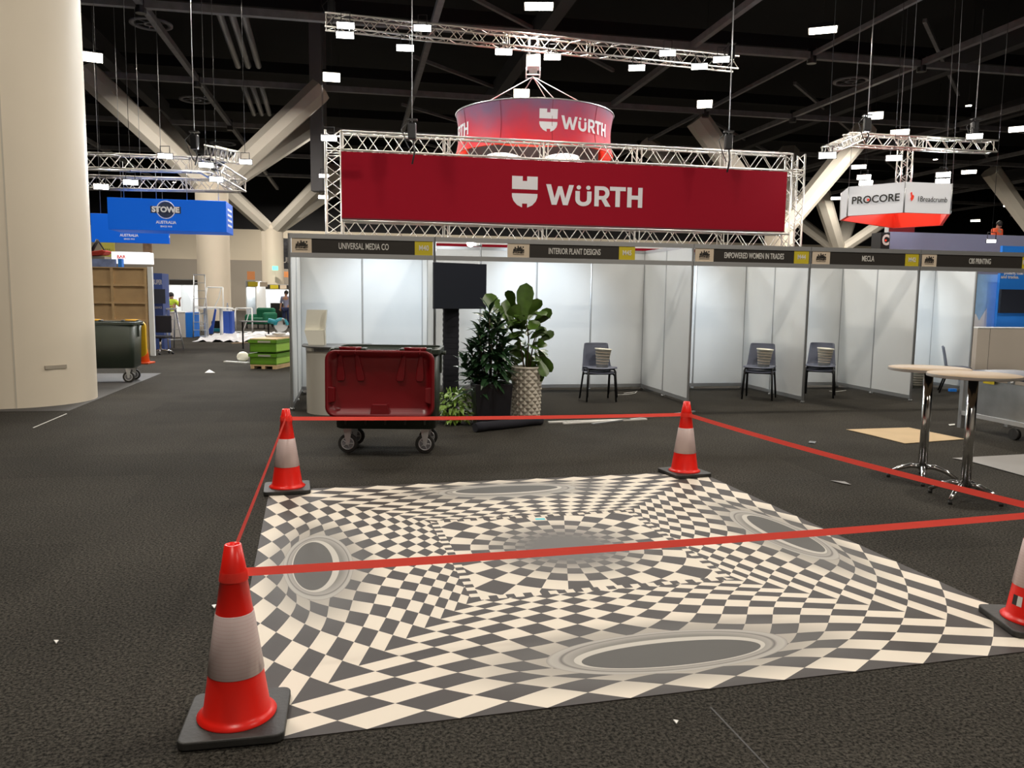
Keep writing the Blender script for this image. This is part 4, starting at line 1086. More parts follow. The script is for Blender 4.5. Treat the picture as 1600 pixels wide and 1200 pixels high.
# white strips on the floor
for i, ((x0, y0, x1, y1), w_, lb) in enumerate((((857, 661, 985, 657), .05, 'white plastic strip on the carpet right of the cream pot, rear'), ((880, 663, 1010, 656), .04, 'white plastic strip on the carpet, middle of three'), ((925, 664, 1085, 644), .035, 'long pale strip on the carpet reaching behind the back right cone'))):
    a = G(x0, y0); b__ = G(x1, y1); L = (b__-a).length
    s_ = MB().bb(0, L, -w_/2, w_/2, 0, .018).build('floor_strip', M['alu'] if i == 2 else M['letter'], None, loc=(a.x, a.y, .002+.0*i), rz=math.atan2(b__.y-a.y, b__.x-a.x))
    tag(s_, lb, 'strip', 'loose strips on the carpet')

# ---- stacked chairs with baskets
def make_chair(P, rz, label, group='stacked grey plastic chairs'):
    t = thing('stacking_chair', label, 'chair', P, rz, group)
    # facing -y : seat shell
    mb = MB(); nu, nv = 10, 14
    prof = [(-.22, .435), (-.20, .452), (-.12, .448), (0, .440), (.10, .436), (.165, .445), (.195, .475), (.205, .52), (.215, .58), (.228, .65), (.243, .72), (.255, .78), (.262, .815), (.262, .825)]
    vs = []
    for j, (y, z) in enumerate(prof):
        hw = .235 if j < 5 else .235-.006*(j-5) if j < 13 else .165
        for i in range(nu+1):
            u = -1+2*i/nu; c = .03*u*u if j < 6 else 0; cy = -.035*u*u if j >= 6 else 0
            vs.append((hw*u, y+cy, z+c*.5))
    fs = [(j*(nu+1)+i, j*(nu+1)+i+1, (j+1)*(nu+1)+i+1, (j+1)*(nu+1)+i) for j in range(len(prof)-1) for i in range(nu)]
    mb.add(vs, fs, True)
    sh = mb.build('seat_shell', M['chair'], t); so2_ = sh.modifiers.new('solid', 'SOLIDIFY'); so2_.thickness = .008
    for s_ in (-1, 1):
        MB().tube([(s_*.20, -.16, .43), (s_*.215, -.19, .40), (s_*.235, -.235, .0)], .015, 8).build('leg', M['blackm'], t)
        MB().tube([(s_*.20, .10, .42), (s_*.215, .14, .39), (s_*.235, .26, .0)], .015, 8).build('leg', M['blackm'], t)
    f_ = MB()
    for s_ in (-1, 1): f_.tube([(s_*.20, -.16, .43), (s_*.20, .10, .42)], .015, 8)
    f_.tube([(-.2, -.10, .425), (.2, -.10, .425)], .011, 8); f_.tube([(-.2, .10, .42), (.2, .10, .42)], .011, 8)
    f_.build('seat_frame', M['blackm'], t)
    return t
def make_basket(P, rz, label, tilt=0):
    t = thing('waste_basket', label, 'basket', P, rz, 'cream baskets on the chairs')
    h = .30
    mb = MB().lathe([(0, .004), (.085, .004), (.088, 0), (.128, h), (.136, h), (.136, h-.014), (.124, h-.014), (.084, .01)], 28)
    mb.build('body', M['basket'], t)
    for k in range(5):
        z = .06+.045*k; r_ = .088+.04*z/h+.0015
        MB().lathe([(r_, z), (r_+.0025, z+.003), (r_, z+.006)], 28).build('ring', M['card'], t)
    t.rotation_euler = (0, tilt, rz)
    return t
chs = [((918, 627), (963, 629), TH-.05, 'chair under a stack of two at the plant booth, lower chair', 'chair on top of the stack in the plant booth, holding a basket', 'cream ribbed waste basket on the chair stack in the plant booth'),
       ((1157, 623), (1216, 627), TH-.62, 'lower chair of the stack in the booth for women in trades', 'upper chair of the stack in the booth for women in trades, holding a basket', 'cream ribbed waste basket on the chairs in the women in trades booth'),
       ((1262, 624), (1310, 620), TH-.62, 'lower chair of the stack in the MECLA booth', 'upper chair of the stack in the MECLA booth, holding a basket', 'cream ribbed waste basket on the chairs in the MECLA booth')]
for i, (a_, b__, rz, l1, l2, l3) in enumerate(chs):
    a = G(*a_); c_ = G(*b__)
    if i == 0: P = (a+c_)/2+N*.22
    elif i == 1: P = G(1189, 624)+Vector((0, .12, 0))
    else: P = G(1283, 620)+Vector((0, .1, 0))
    P.z = 0
    bk = Matrix.Rotation(rz, 3, 'Z') @ Vector((0, 1, 0))
    make_chair(P, rz, l1); q = P+bk*(-.035); q.z = .075; make_chair(q, rz, l2)
    q2 = P+bk*(-.02)+Matrix.Rotation(rz, 3, 'Z') @ Vector((.05, 0, 0)); q2.z = .52; make_basket(q2, rz, l3, .06)
# chair seen sideways in the right booth and basket under it
P = G(1492, 613); P.z = 0
make_chair(P, 1.12, 'chair seen from the side in the right-hand booth above the bar table tops')
P = G(1438, 596); P.z = 0
make_chair(P, TH+.5, 'chair at the inner left corner of the right-hand booth, behind the bar tables')
P = G(1432, 606); make_basket(P, 0, 'cream waste basket on the floor behind the bar table poles')
# power strip cables on booth floors
cb_ = MB().tube([G(965, 617), G(980, 616.5), G(992, 614.5), G(996, 611), G(988, 613), G(975, 614.5)], .006, 6); o = cb_.build('power_cable', M['letter']); tag(o, 'pale power cable lying at the back corner of the plant booth', 'cable')
cb_ = MB().tube([G(1296, 611), G(1305, 612), G(1315, 611), G(1322, 610)], .006, 6); o = cb_.build('power_cable', M['letter']); tag(o, 'pale power cable at the foot of the right wall in the MECLA booth', 'cable')

# ---- bar tables
def bar_table(P, rz, ztop, r, label):
    t = thing('bar_table', label, 'table', P, rz, 'bar tables with chrome poles')
    MB().lathe([(0, ztop-.028), (r-.01, ztop-.028), (r, ztop-.024), (r, ztop-.004), (r-.004, ztop), (0, ztop)], 48).build('table_top', M['tabletop'], t)
    MB().lathe([(r+.0015, ztop-.025), (r+.003, ztop-.014), (r+.0015, ztop-.003)], 48).build('edge_band', M['tableedge'], t)
    MB().cyl((0, 0, .10), (0, 0, ztop-.028), .038, n=24).build('pole', M['chrome'], t)
    MB().box((0, 0, ztop-.035), (.2, .2, .012)).build('mounting_plate', M['blackm'], t)
    for k in range(4):
        a = PI/4+k*PI/2; c_, s_ = math.cos(a), math.sin(a)
        lg = MB().tube([(c_*.03, s_*.03, .125), (c_*.10, s_*.10, .125), (c_*.19, s_*.19, .095), (c_*.28, s_*.28, .035)], [.022, .022, .020, .017], 10).build('foot_arm', M['chrome'], t)
        MB().cyl((c_*.275, s_*.275, 0), (c_*.275, s_*.275, .03), .016, n=12).build('glide', M['rubber'], lg)
    return t
P = G(1440, 750); bar_table(Vector((P.x, P.y, 0)), .35, 1.03, .338, 'round beige bar table with chrome pole, the farther one left of its twin')
P = G(1507, 780); bar_table(Vector((P.x, P.y, 0)), -.1, 1.04, .345, 'round beige bar table with chrome pole, nearer one at the right')
# ---- cardboard and grey sheet
def floor_poly(name, px, m, label, cat, z=.006, th=.004):
    pts = [G(*q) for q in px]; c = sum(pts, Vector())/len(pts)
    o = MB().prismz([(p.x-c.x, p.y-c.y) for p in pts], 0, th).build(name, m, loc=(c.x, c.y, z)); return tag(o, label, cat)
floor_poly('cardboard_sheet', [(1322, 672), (1420, 669), (1507, 687), (1414, 694), (1362, 681)], M['cardboard'], 'flat kraft cardboard sheet lying on the carpet behind the bar tables', 'cardboard')
floor_poly('floor_sheet', [(1488, 717), (1600, 711), (1640, 715), (1640, 757), (1600, 745), (1516, 722)], M['greymat'], 'pale grey vinyl sheet on the carpet at the right edge beyond the bar tables', 'floor sheet')
# scraps
sc = [((160, 655), 'thin white strip scrap on the carpet in front of the huge column', .55), ((331, 583), 'small white triangular offcut on the aisle carpet', .22)]
a = G(52, 669); b__ = G(104, 647); L = (b__-a).length
o = MB().bb(0, L, -.006, .006, 0, .006).build('floor_scrap', M['letter'], loc=(a.x, a.y, .002), rz=math.atan2(b__.y-a.y, b__.x-a.x)); tag(o, 'thin pale strip on the carpet in front of the huge left column', 'scrap')
floor_poly('floor_scrap', [(320, 583), (336, 583), (327, 578)], M['letter'], 'small white triangular offcut on the aisle carpet', 'scrap')
floor_poly('floor_scrap', [(1052, 1128), (1060, 1129), (1057, 1134)], M['letter'], 'tiny white paper bit on the carpet in front of the mat', 'scrap')
floor_poly('floor_scrap', [(331, 948), (338, 947), (335, 953)], M['letter'], 'tiny pale crumb on the carpet left of the nearest cone', 'scrap')
floor_poly('floor_scrap', [(1297, 752), (1320, 754), (1330, 759), (1318, 757)], M['greymat'], 'clear plastic wrapper scrap on the carpet right of the mat', 'scrap')
floor_poly('floor_scrap', [(1482, 664), (1492, 663), (1492, 665), (1484, 666)], M['letter'], 'small white paper scrap on the carpet beside the metal cart', 'scrap')
floor_poly('floor_scrap', [(84, 1003), (92, 1003), (88, 1008)], M['letter'], 'tiny pale crumb on the carpet at the far left', 'scrap')
floor_poly('floor_scrap', [(1265, 690), (1275, 691), (1273, 694), (1263, 693)], M['black'], 'small dark scrap on the carpet right of the back right cone', 'scrap')
# floor joint seam
a = G(1110, 1105); b__ = G(1200, 1200); L = (b__-a).length
o = MB().bb(0, L*1.3, -.004, .004, 0, .0004).build('trim_900', M['ink'], loc=(a.x, a.y, .001), rz=math.atan2(b__.y-a.y, b__.x-a.x)); struct(o)

# ---- metal cart at the right
a = G(1500, 668); b__ = G(1640, 700)
ca = thing('metal_cart', 'wheeled cart with galvanised metal side at the right edge behind the bar tables', 'cart', Vector((a.x, a.y, 0)), math.atan2(b__.y-a.y, b__.x-a.x))
zc1 = AT(1510, 578, a.y).z; L = 1.9
MB().bb(0, L, .0, .02, .22, zc1-.10).build('side_sheet', M['galv'], ca)
MB().bb(-.02, L, -.03, .75, zc1-.05, zc1).build('deck', mat('navy_deck', (.02, .025, .06), .4), ca, bevel=.005)
for x in (0, L-.03):
    for y in (.01, .7): MB().bb(x-.03, x+.03, y-.03, y+.03, .0 if x == 0 else .12, zc1-.05).build('leg', M['alu'], ca)
MB().bb(0, L, -.02, .02, .17, .22).build('lower_rail', M['zinc'], ca)
for k in range(5): MB().ball((.18+.33*k, -.03, zc1-.075), .022, 8).build('bolt', M['zinc'], ca)
MB().bb(.38, .56, -.034, -.03, zc1-.13, zc1-.075).build('yellow_label', M['yellow'], ca)
for x in (.9, 1.7): MB().cyl((x, -.02, .07), (x, .03, .07), .07, n=20).build('wheel', M['rubber'], ca)

# ---- things seen in and behind the right-hand booth (plane t = 3.4)
tR = 2.9
def board(name, x0, y0, x1, y1, t, m, label, cat, th=.06, z0=None):
    s_0, z1_ = PT(x0, y0, t); s_1, _ = PT(x1, y0, t); _, zl = PT(x0, y1, t)
    if z0 is not None: zl = z0
    o = thing(name, label, cat, BW(s_0, t, 0), TH)
    MB().bb(0, s_1-s_0, 0, th, zl, z1_).build('panel', m, o)
    return o, s_1-s_0, zl, z1_
# open gap: the right booth has its own back wall only left; posters stand at its right side
def poster(name, x0, y0, x1, y1, t, m, label, cat):
    return board(name, x0, y0, x1, y1, t, m, label, cat)
ps, pw_, pz0, pz1 = board('poster_wall', 1517, 428, 1560, 511, 2.6, M['skyblue'], 'pale blue mountain print wall at the right edge behind the bar tables', 'poster', z0=0)
_, zm0 = PT(1517, 511, 2.6); zm1 = PT(1517, 482, 2.6)[1]
MB().prism([(0, zm0), (.17, zm0+.27), (.34, zm0)], -.012, -.002).build('white_peak', M['letter'], ps)
MB().prism([(.26, zm0+.12), (.42, zm0+.38), (.44, zm0), (.34, zm0)], -.010, -.002).build('white_peak', M['letter'], ps)
MB().bb(0, pw_, -.014, -.002, 0, zm0).build('blue_base', M['bluepaint'], ps)
text('LIO', .08, M['letter'], ps, (.12, -.02, zm0-.20), 'lettering', bold=.0); text('OM', .10, M['letter'], ps, (.14, -.02, zm0-.30), 'lettering', bold=.03)
MB().prism([(.02, zm0-.10), (.12, zm0-.04), (.26, zm0-.10)], -.018, -.012).build('chevron', M['letter'], ps)
bw, w2, z_0, z_1 = board('blue_display_wall', 1563, 427, 1640, 515, 2.35, M['bluelt'], 'bright blue display wall with white words at the right edge', 'display wall', z0=0)
text('and trades.', .065, M['letter'], bw, (.22, -.01, z_1-.07), 'lettering', bold=.02)
text('products, tools', .05, M['letter'], bw, (.30, -.01, z_1+.0), 'lettering', bold=.02)
tvr, w2, z_0, z_1 = board('television', 1565, 452, 1650, 489, 2.28, M['screen'], 'black television on the blue wall at the right edge', 'television', .05)
cu, w2, z_0, z_1 = board('cupboard', 1528, 513, 1650, 572, 1.75, M['cupboard'], 'cream two-door cupboard below the blue wall at the right edge', 'cupboard', .4, z0=.0)
MB().bb(.27, .275, -.003, 0, .1, z_1).build('door_gap', M['ink'], cu); MB().bb(0, w2, -.01, .4, z_1, z_1+.015).build('worktop', M['white'], cu)
o = MB().box((0, 0, .03), (.12, .07, .05)).build('tape_roll_box', M['bluelt'], loc=G(1488, 612)); tag(o, 'small blue box on the floor between the bar table poles', 'box')

# ================================================================== RIGHT BACKGROUND
# hexagonal hanging sign
HV = [(1313, 24.4), (1324, 23.1), (1412, 22.0), (1485, 22.25), (1474, 25.6), (1398, 26.8)]
zt2 = AT(1412, 284, 22).z; zb2 = AT(1412, 332, 22).z
pts = []
for x, Yd in HV:
    P = AT(x, 330, Yd); pts.append(Vector((P.x, P.y, 0)))
c0 = sum(pts, Vector())/6
hx = thing('hexagonal_hanging_sign', 'white six-sided hanging sign with red inside, right of the red banner', 'sign', c0)
for i in range(6):
    a = pts[i]-c0; b__ = pts[(i+1) % 6]-c0
    inn = .94
    MB().add([(a.x, a.y, zb2), (b__.x, b__.y, zb2), (b__.x, b__.y, zt2), (a.x, a.y, zt2)], [(0, 1, 2, 3)]).build('face', M['signwhite'], hx)
    MB().add([(a.x*inn, a.y*inn, zb2), (b__.x*inn, b__.y*inn, zb2), (b__.x*inn, b__.y*inn, zt2), (a.x*inn, a.y*inn, zt2), (a.x, a.y, zb2), (b__.x, b__.y, zb2)], [(0, 1, 2, 3), (0, 1, 5, 4)]).build('inner_face', M['signred'], hx)
    MB().cyl((a.x, a.y, zb2), (a.x, a.y, zt2), .02, n=6).build('edge_strip', M['alu'], hx)
def on_face(i, j, u, z, offs=.03):
    a = pts[i]-c0; b__ = pts[j]-c0; d_ = (b__-a).normalized(); nn = Vector((d_.y, -d_.x, 0))
    p = a.lerp(b__, u)+nn*offs; return (p.x, p.y, z), math.atan2(d_.y, d_.x), (b__-a).length
p, rz_, Lf = on_face(1, 2, .50, (zt2+zb2)/2+.0)
o = text('PROCORE', .20, M['ink'], hx, p, 'lettering', rz=rz_, bold=.02); xs = [v.co.x for v in o.data.vertices]; o.scale.x = Lf*.84/(max(xs)-min(xs))
p, rz_, Lf = on_face(1, 2, .375, (zt2+zb2)/2); MB().cyl((0, -.004, 0), (0, .004, 0), .035, n=12).build('red_dot', M['signred'], hx, loc=p, rz=rz_)
p, rz_, Lf2 = on_face(2, 3, .58, (zt2+zb2)/2-.04)
o = text('1Breadcrumb', .14, M['ink'], hx, p, 'lettering', rz=rz_); xs = [v.co.x for v in o.data.vertices]; o.scale.x = Lf2*.62/(max(xs)-min(xs))
p, rz_, _ = on_face(2, 3, .14, (zt2+zb2)/2+.02)
MB().prism([(-.01, .12), (-.05, .10), (-.02, .0), (-.04, -.06), (0, -.12), (.05, -.05), (.06, .01), (.03, .05), (.01, .03)], -.005, .005).build('orange_mark', M['signred'], hx, loc=p, rz=rz_)
for i, e in ((1, 0), (2, 0), (3, 0), (4, 0), (5, 0)):
    a = pts[i]-c0; MB().cyl((a.x, a.y, zt2), (a.x*.9, a.y*.9, 14.5), .006, n=6).build('suspension_wire', M['diffuser'], hx)
# right truss
tQ = 11.0
qa = BW(PT(1322, 218, tQ)[0], tQ, PT(1322, 212, tQ)[1]-.12); qb = BW(PT(1552, 230, tQ)[0], tQ, PT(1552, 230, tQ)[1])
rt = thing('truss_beam', 'aluminium lighting truss above the white hexagonal sign at the right', 'truss', qa)
truss_parts(rt, (0, 0, 0), qb-qa, .34, .34, .55)
rt2 = thing('truss_beam', 'short upright truss piece hanging behind the white hexagonal sign', 'truss', AT(1414, 245, 27))
truss_parts(rt2, (0, 0, -1.0), (0, 0, .6), .34, .34, .5)
rt3 = thing('truss_beam', 'thin aluminium truss seen end-on left of the right-hand lighting truss', 'truss', AT(1290, 236, 22))
truss_parts(rt3, (0, 0, 0), AT(1345, 212, 25)-AT(1290, 236, 22), .2, .2, .5)
for x, y, Yd, lb in ((1293, 243, 21.8, 'flood lamp hanging left of the right-hand truss over the end of the banner frame'), (1397, 247, 24, 'brightest flood lamp above the middle of the white hexagonal sign'),
                     (1523, 213, 25, 'flood lamp on the right end of the right-hand truss'), (1350, 277, 27.5, 'flood lamp behind the hexagonal sign, upper left'), (1353, 286, 27.6, 'flood lamp behind the hexagonal sign, lower left'),
                     (1474, 273, 27, 'flood lamp behind the hexagonal sign, upper right'), (1473, 283, 27.2, 'flood lamp behind the hexagonal sign, lower right')):
    flood(AT(x, y, Yd), lb, 50, .42, rod=14.5)
hoist(AT(1355, 195, 23.4), .5, 'black chain hoist over the left part of the right-hand truss')
hoist(AT(1523, 200, 25.2), .3, 'black chain hoist over the right part of the right-hand truss')
# lavender upper wall, C box, red panel, worker
tL = 13.0
lav, wl, lz0, lz1 = board('stand_wall', 1392, 362, 1660, 395, tL, M['lavender'], 'pale lavender upper wall of a stand above the right-hand booths', 'stand wall', .2, z0=0)
cbx, w3, z_0, z_1 = board('sign_box', 1377, 363, 1391, 388, tL-.3, M['black'], 'black sign box with white letter C at the left end of the lavender wall', 'sign', .5, z0=0)
z_0 = PT(1377, 388, tL-.3)[1]
text('C', (z_1-z_0)*.62, M['letter'], cbx, (w3/2, -.02, (z_0+z_1)/2), 'lettering', bold=.06, sx=.8)
MB().cyl((w3/2, -.03, (z_0+z_1)/2), (w3/2, -.02, (z_0+z_1)/2), .035, n=8).build('red_dot', M['signred'], cbx)
rp_, w4, z_0, z_1 = board('red_panel', 1389, 345, 1430, 364, tL+1.5, M['darkred'], 'dark red panel between the hexagonal sign and the lavender wall', 'panel', .15, z0=0)
MB().bb(-.05, 0, -.02, .15, z_0, z_1).build('white_edge', M['white'], rp_)
sc_, w5, z_0, z_1 = board('blue_screen', 1567, 384, 1650, 400, tL-2, M['bluelt'], 'blue lit panel above the name board at the right edge', 'panel', .1)
flood(AT(1549, 377, 23.2), 'small bright lamp in front of the lavender wall below the worker', 25, .22, rod=14.5)

# ---- persons
def person(P, rz, joints, label, top, low, hairc=M['hair'], scale=1.):
    """joints: dict of named points (metres, local). One continuous skinned body."""
    t = thing('person', label, 'person', P, rz)
    J = joints
    vn = ['pelvis', 'waist', 'chest', 'neck', 'headb', 'headt', 'shl', 'ell', 'wrl', 'hal', 'shr', 'elr', 'wrr', 'har', 'hil', 'knl', 'anl', 'tol', 'hir', 'knr', 'anr', 'tor']
    rad = dict(pelvis=.15, waist=.125, chest=.15, neck=.055, headb=.075, headt=.085, shl=.075, ell=.045, wrl=.03, hal=.035, shr=.075, elr=.045, wrr=.03, har=.035, hil=.095, knl=.06, anl=.042, tol=.04, hir=.095, knr=.06, anr=.042, tor=.04)
    ed = [('pelvis', 'waist'), ('waist', 'chest'), ('chest', 'neck'), ('neck', 'headb'), ('headb', 'headt'), ('chest', 'shl'), ('shl', 'ell'), ('ell', 'wrl'), ('wrl', 'hal'), ('chest', 'shr'), ('shr', 'elr'), ('elr', 'wrr'), ('wrr', 'har'),
          ('pelvis', 'hil'), ('hil', 'knl'), ('knl', 'anl'), ('anl', 'tol'), ('pelvis', 'hir'), ('hir', 'knr'), ('knr', 'anr'), ('anr', 'tor')]
    def skin(names, edges, m_, name, grow=0.):
        idx = {n_: i for i, n_ in enumerate(names)}
        me_ = bpy.data.meshes.new(name); me_.from_pydata([J[n_] for n_ in names], [(idx[a_], idx[b_]) for a_, b_ in edges], [])
        o = bpy.data.objects.new(name, me_); C.objects.link(o)
        sk = o.modifiers.new('skin', 'SKIN'); sv = me_.skin_vertices[0].data if me_.skin_vertices else None
        if sv is None:
            bm = bmesh.new(); bm.from_mesh(me_); bm.verts.layers.skin.verify(); bm.to_mesh(me_); bm.free(); sv = me_.skin_vertices[0].data
        for n_ in names:
            r_ = rad[n_]+grow; sv[idx[n_]].radius = (r_, r_*(.8 if n_ in ('pelvis', 'waist', 'chest') else 1))
        sv[0].use_root = True
        s_ = o.modifiers.new('sub', 'SUBSURF'); s_.levels = 2; s_.render_levels = 2
        bpy.context.view_layer.update()
        m2 = bpy.data.meshes.new_from_object(o.evaluated_get(bpy.context.evaluated_depsgraph_get()))
        bpy.data.objects.remove(o)
        for p_ in m2.polygons: p_.use_smooth = True
        m2.materials.clear(); m2.materials.append(m_)
        o2 = bpy.data.objects.new(name, m2); C.objects.link(o2); o2.parent = t
        return o2
    skin(vn, ed, M['skin'], 'body')
    tn_ = ['waist', 'chest', 'shl', 'ell', 'shr', 'elr', 'pelvis']
    if 'sleeve' in J:
        tn_ = ['waist', 'chest', 'shl', 'ell', 'shr', 'elr', 'pelvis']
    J2 = dict(J); 
    skin(['waist', 'chest', 'shl', 'ell', 'shr', 'elr', 'pelvis'], [('waist', 'chest'), ('chest', 'shl'), ('shl', 'ell'), ('chest', 'shr'), ('shr', 'elr'), ('pelvis', 'waist')], top, 'shirt', .016)
    skin(['pelvis', 'hil', 'knl', 'anl', 'hir', 'knr', 'anr'], [('pelvis', 'hil'), ('hil', 'knl'), ('knl', 'anl'), ('pelvis', 'hir'), ('hir', 'knr'), ('knr', 'anr')], low, 'trousers', .02)
    hd = (Vector(J['headb'])+Vector(J['headt']))/2; face = Vector(J.get('face', (0, -1, 0))).normalized(); upv = (Vector(J['headt'])-Vector(J['headb'])).normalized()
    sd = face.cross(upv).normalized()
    mb = MB(); mb.ball((0, 0, 0), .103, 10, (1, 1, 1.05)); o = mb.build('hair', hairc, t, loc=hd-face*.022+upv*.035)
    fc = MB(); 
    for k in (-1, 1): fc.ball(hd+face*.085+sd*(.032*k)+upv*.0, .010, 6)
    fc.build('eyes', M['ink'], t)
    fc = MB(); fc.ball(hd+face*.102-upv*.022, .014, 6); 
    for k in (-1, 1): fc.ball(hd+sd*(.088*k)-upv*.01, .02, 6)
    fc.build('nose_and_ears', M['skin'], t)
    fc = MB(); fc.ball(hd+face*.085-upv*.055, .014, 6, (1.6, 1, .5)); fc.build('mouth', mat('lips', (.35, .10, .08), .5), t)
    for hn, wn in (('hal', 'wrl'), ('har', 'wrr')):
        h0 = Vector(J[hn]); d_ = (h0-Vector(J[wn])).normalized(); s__ = d_.cross(Vector((0, 0, 1))); s__ = s__.normalized() if s__.length > .1 else Vector((1, 0, 0)); nn = s__.cross(d_)
        hm = MB()
        for k, L_ in ((-1.5, .055), (-.5, .07), (.5, .066), (1.5, .052)):
            p0 = h0+s__*(.016*k); hm.tube([p0, p0+d_*L_*.55+nn*-.008, p0+d_*L_-nn*.03], [.010, .009, .007], 6)
        hm.tube([h0+s__*.03-d_*.03, h0+s__*.055+d_*.0, h0+s__*.06+d_*.03], [.011, .01, .008], 6)
        hm.build('fingers', M['skin'], t)
    for kn, tn2 in (('anl', 'tol'), ('anr', 'tor')):
        mb = MB().tube([Vector(J[kn])+Vector((0, 0, -.03)), Vector(J[tn2])+Vector((0, 0, .0))], [.055, .045], 8); mb.build('shoe', M['black'], t)
    return t
stand_pose = dict(pelvis=(0, 0, .95), waist=(0, 0, 1.10), chest=(0, 0, 1.32), neck=(0, 0, 1.49), headb=(0, -.01, 1.58), headt=(0, -.015, 1.68), shl=(.19, 0, 1.42), ell=(.25, .02, 1.14), wrl=(.24, -.1, .92), hal=(.24, -.13, .85),
                  shr=(-.19, 0, 1.42), elr=(-.25, .02, 1.14), wrr=(-.24, -.1, .92), har=(-.24, -.13, .85), hil=(.10, 0, .88), knl=(.11, -.02, .48), anl=(.11, .02, .09), tol=(.12, -.14, .05), hir=(-.10, 0, .88), knr=(-.11, -.02, .48), anr=(-.11, .02, .09), tor=(-.12, -.14, .05), face=(0, -1, 0))
# worker on the upper level, leaning over something
pw = dict(stand_pose); pw.update(headb=(0, -.05, 1.57), headt=(0, -.10, 1.66), wrr=(-.25, -.30, 1.16), har=(-.20, -.38, 1.17), elr=(-.27, -.06, 1.16), wrl=(.2, -.3, 1.15), hal=(.15, -.36, 1.15), face=(0, -.8, -.5))
sW, zW = PT(1559, 346, tL+.9)
person(BW(sW, tL+.9, zW-1.74), TH+.2, pw, 'worker in orange hi-vis shirt looking down behind the lavender wall', M['hivisor'], M['navy'])
pd, _a, _b, _c = board('upper_deck', 1500, 372, 1660, 390, tL+.35, M['lavender'], 'upper deck floor behind the lavender wall carrying the worker', 'deck', 1.4)
for ch in pd.children: bpy.data.objects.remove(ch)
MB().bb(0, 4, .2, 2.4, zW-1.80, zW-1.755).build('floor_plate', M['steel_dark'], pd)

# ================================================================== LEFT BACKGROUND
# hanging box banners
def box_banner(x0, y0, x1, y1, Yd, dep, label, sides=True):
    a = AT(x0, y0, Yd); b__ = AT(x1, y0+6*(x1-x0)/190, Yd*1.015); c_ = AT(x0, y1, Yd)
    L = Vector((b__.x-a.x, b__.y-a.y, 0)).length; rz_ = TH; h_ = a.z-c_.z
    t = thing('hanging_sign', label, 'sign', Vector((a.x, a.y, 0)), TH, None)
    L = L/1.0
    MB().bb(0, L, 0, dep, c_.z, a.z).build('box_sign', M['blue'], t, bevel=.01)
    cx, cz = L*.485, (a.z+c_.z)/2+.16*h_
    rg_ = MB().tube([(cx+.25*h_*1.1*math.cos(q), -.012, cz+.25*h_*1.1*math.sin(q)) for q in [2*PI*i/32 for i in range(32)]], .012, 6, True); rg_.build('circle_outline', M['signwhite'], t)
    MB().cyl((cx, -.006, cz), (cx, -.001, cz), .25*h_, n=32).build('dark_disc', mat('dark_disc', (.03, .05, .12), .5), t)
    MB().bb(cx-.46*h_, cx+.46*h_, -.016, -.008, cz-.11*h_, cz+.11*h_).build('dark_bar', mat('dark_disc2', (.02, .035, .09), .5), t)
    o = text('STOWE', .165*h_, M['signwhite'], t, (cx, -.022, cz), 'lettering', bold=.07); xs = [v.co.x for v in o.data.vertices]; o.scale.x = .84*h_/(max(xs)-min(xs))
    o = text('AUSTRALIA', .09*h_, M['signwhite'], t, (cx, -.01, cz-.40*h_), 'lettering', bold=.04); xs = [v.co.x for v in o.data.vertices]; o.scale.x = .62*h_/(max(xs)-min(xs))
    o = text('SINCE 1910', .05*h_, M['signwhite'], t, (cx, -.01, cz-.53*h_), 'lettering', bold=.04)
    for k in range(4): MB().bb(L+.001, L+.006, dep*.2, dep*.8, c_.z+h_*(.22+.17*k), c_.z+h_*(.29+.17*k)).build('side_print', M['signwhite'], t)
    for fx in (.13, .4, .66, .93): MB().cyl((L*fx, dep*.1, a.z), (L*fx, dep*.1, a.z+.95 if dep > 1 else 14.5), .008, n=6).build('suspension_wire', M['alu'], t)
    return t
box_banner(167, 308, 350, 358, 21.3, 1.2, 'blue box-shaped hanging sign with round logo, the nearer of two at the left')
box_banner(141, 333, 262, 378, 26.5, .15, 'blue hanging sign partly hidden behind the nearer blue sign at the left')
# trusses at left
la = AT(133, 252, 20.6); lb_ = AT(372, 262, 22.6)
lt = thing('truss_beam', 'upper aluminium truss right of the huge left column', 'truss', la); truss_parts(lt, (0, 0, 0), AT(318, 258, 22)-la, .36, .36, .55)
l2 = AT(133, 285, 21.6)
lt2 = thing('truss_beam', 'lower aluminium truss directly over the blue hanging signs', 'truss', l2); truss_parts(lt2, (0, 0, 0), AT(378, 291, 24)-l2, .36, .32, .55)
l3 = AT(318, 256, 21.8)
lt3 = thing('truss_beam', 'short cross truss at the top of the far cream column', 'truss', l3); truss_parts(lt3, (0, 0, 0), AT(375, 290, 24)-l3, .36, .36, .5)
l4 = AT(328, 236, 24)
lt4 = thing('truss_beam', 'short tangled truss end above the far cream column', 'truss', l4); truss_parts(lt4, (0, 0, 0), AT(365, 246, 22)-l4, .3, .3, .4)
for x, y, Yd, lb in ((258, 244, 21, 'flood lamp on top of the upper left truss'), (322, 258, 21.4, 'flood lamp at the right end of the upper left truss'), (338, 280, 22, 'flood lamp just above the far cream column'), (383, 253, 23, 'flood lamp right of the far cream column top'),
                     (204, 285, 21, 'flood lamp glowing behind the lower left truss'), (158, 292, 21, 'tilted flood lamp under the lower left truss beside the huge column'), (514, 216, 18.9, 'flood lamp in the top left corner of the banner frame'),
                     (506, 275, 30, 'upper of two small lamps left of the banner frame'), (505, 308, 30, 'lower of two small lamps left of the banner frame')):
    flood(AT(x, y, Yd), lb, 40, .34, rod=14.5 if y > 250 else 0)
hoist(AT(304, 222, 21.6), .6, 'black chain hoist above the blue hanging sign')
MB2 = None
Pd = AT(497, 150, 40)
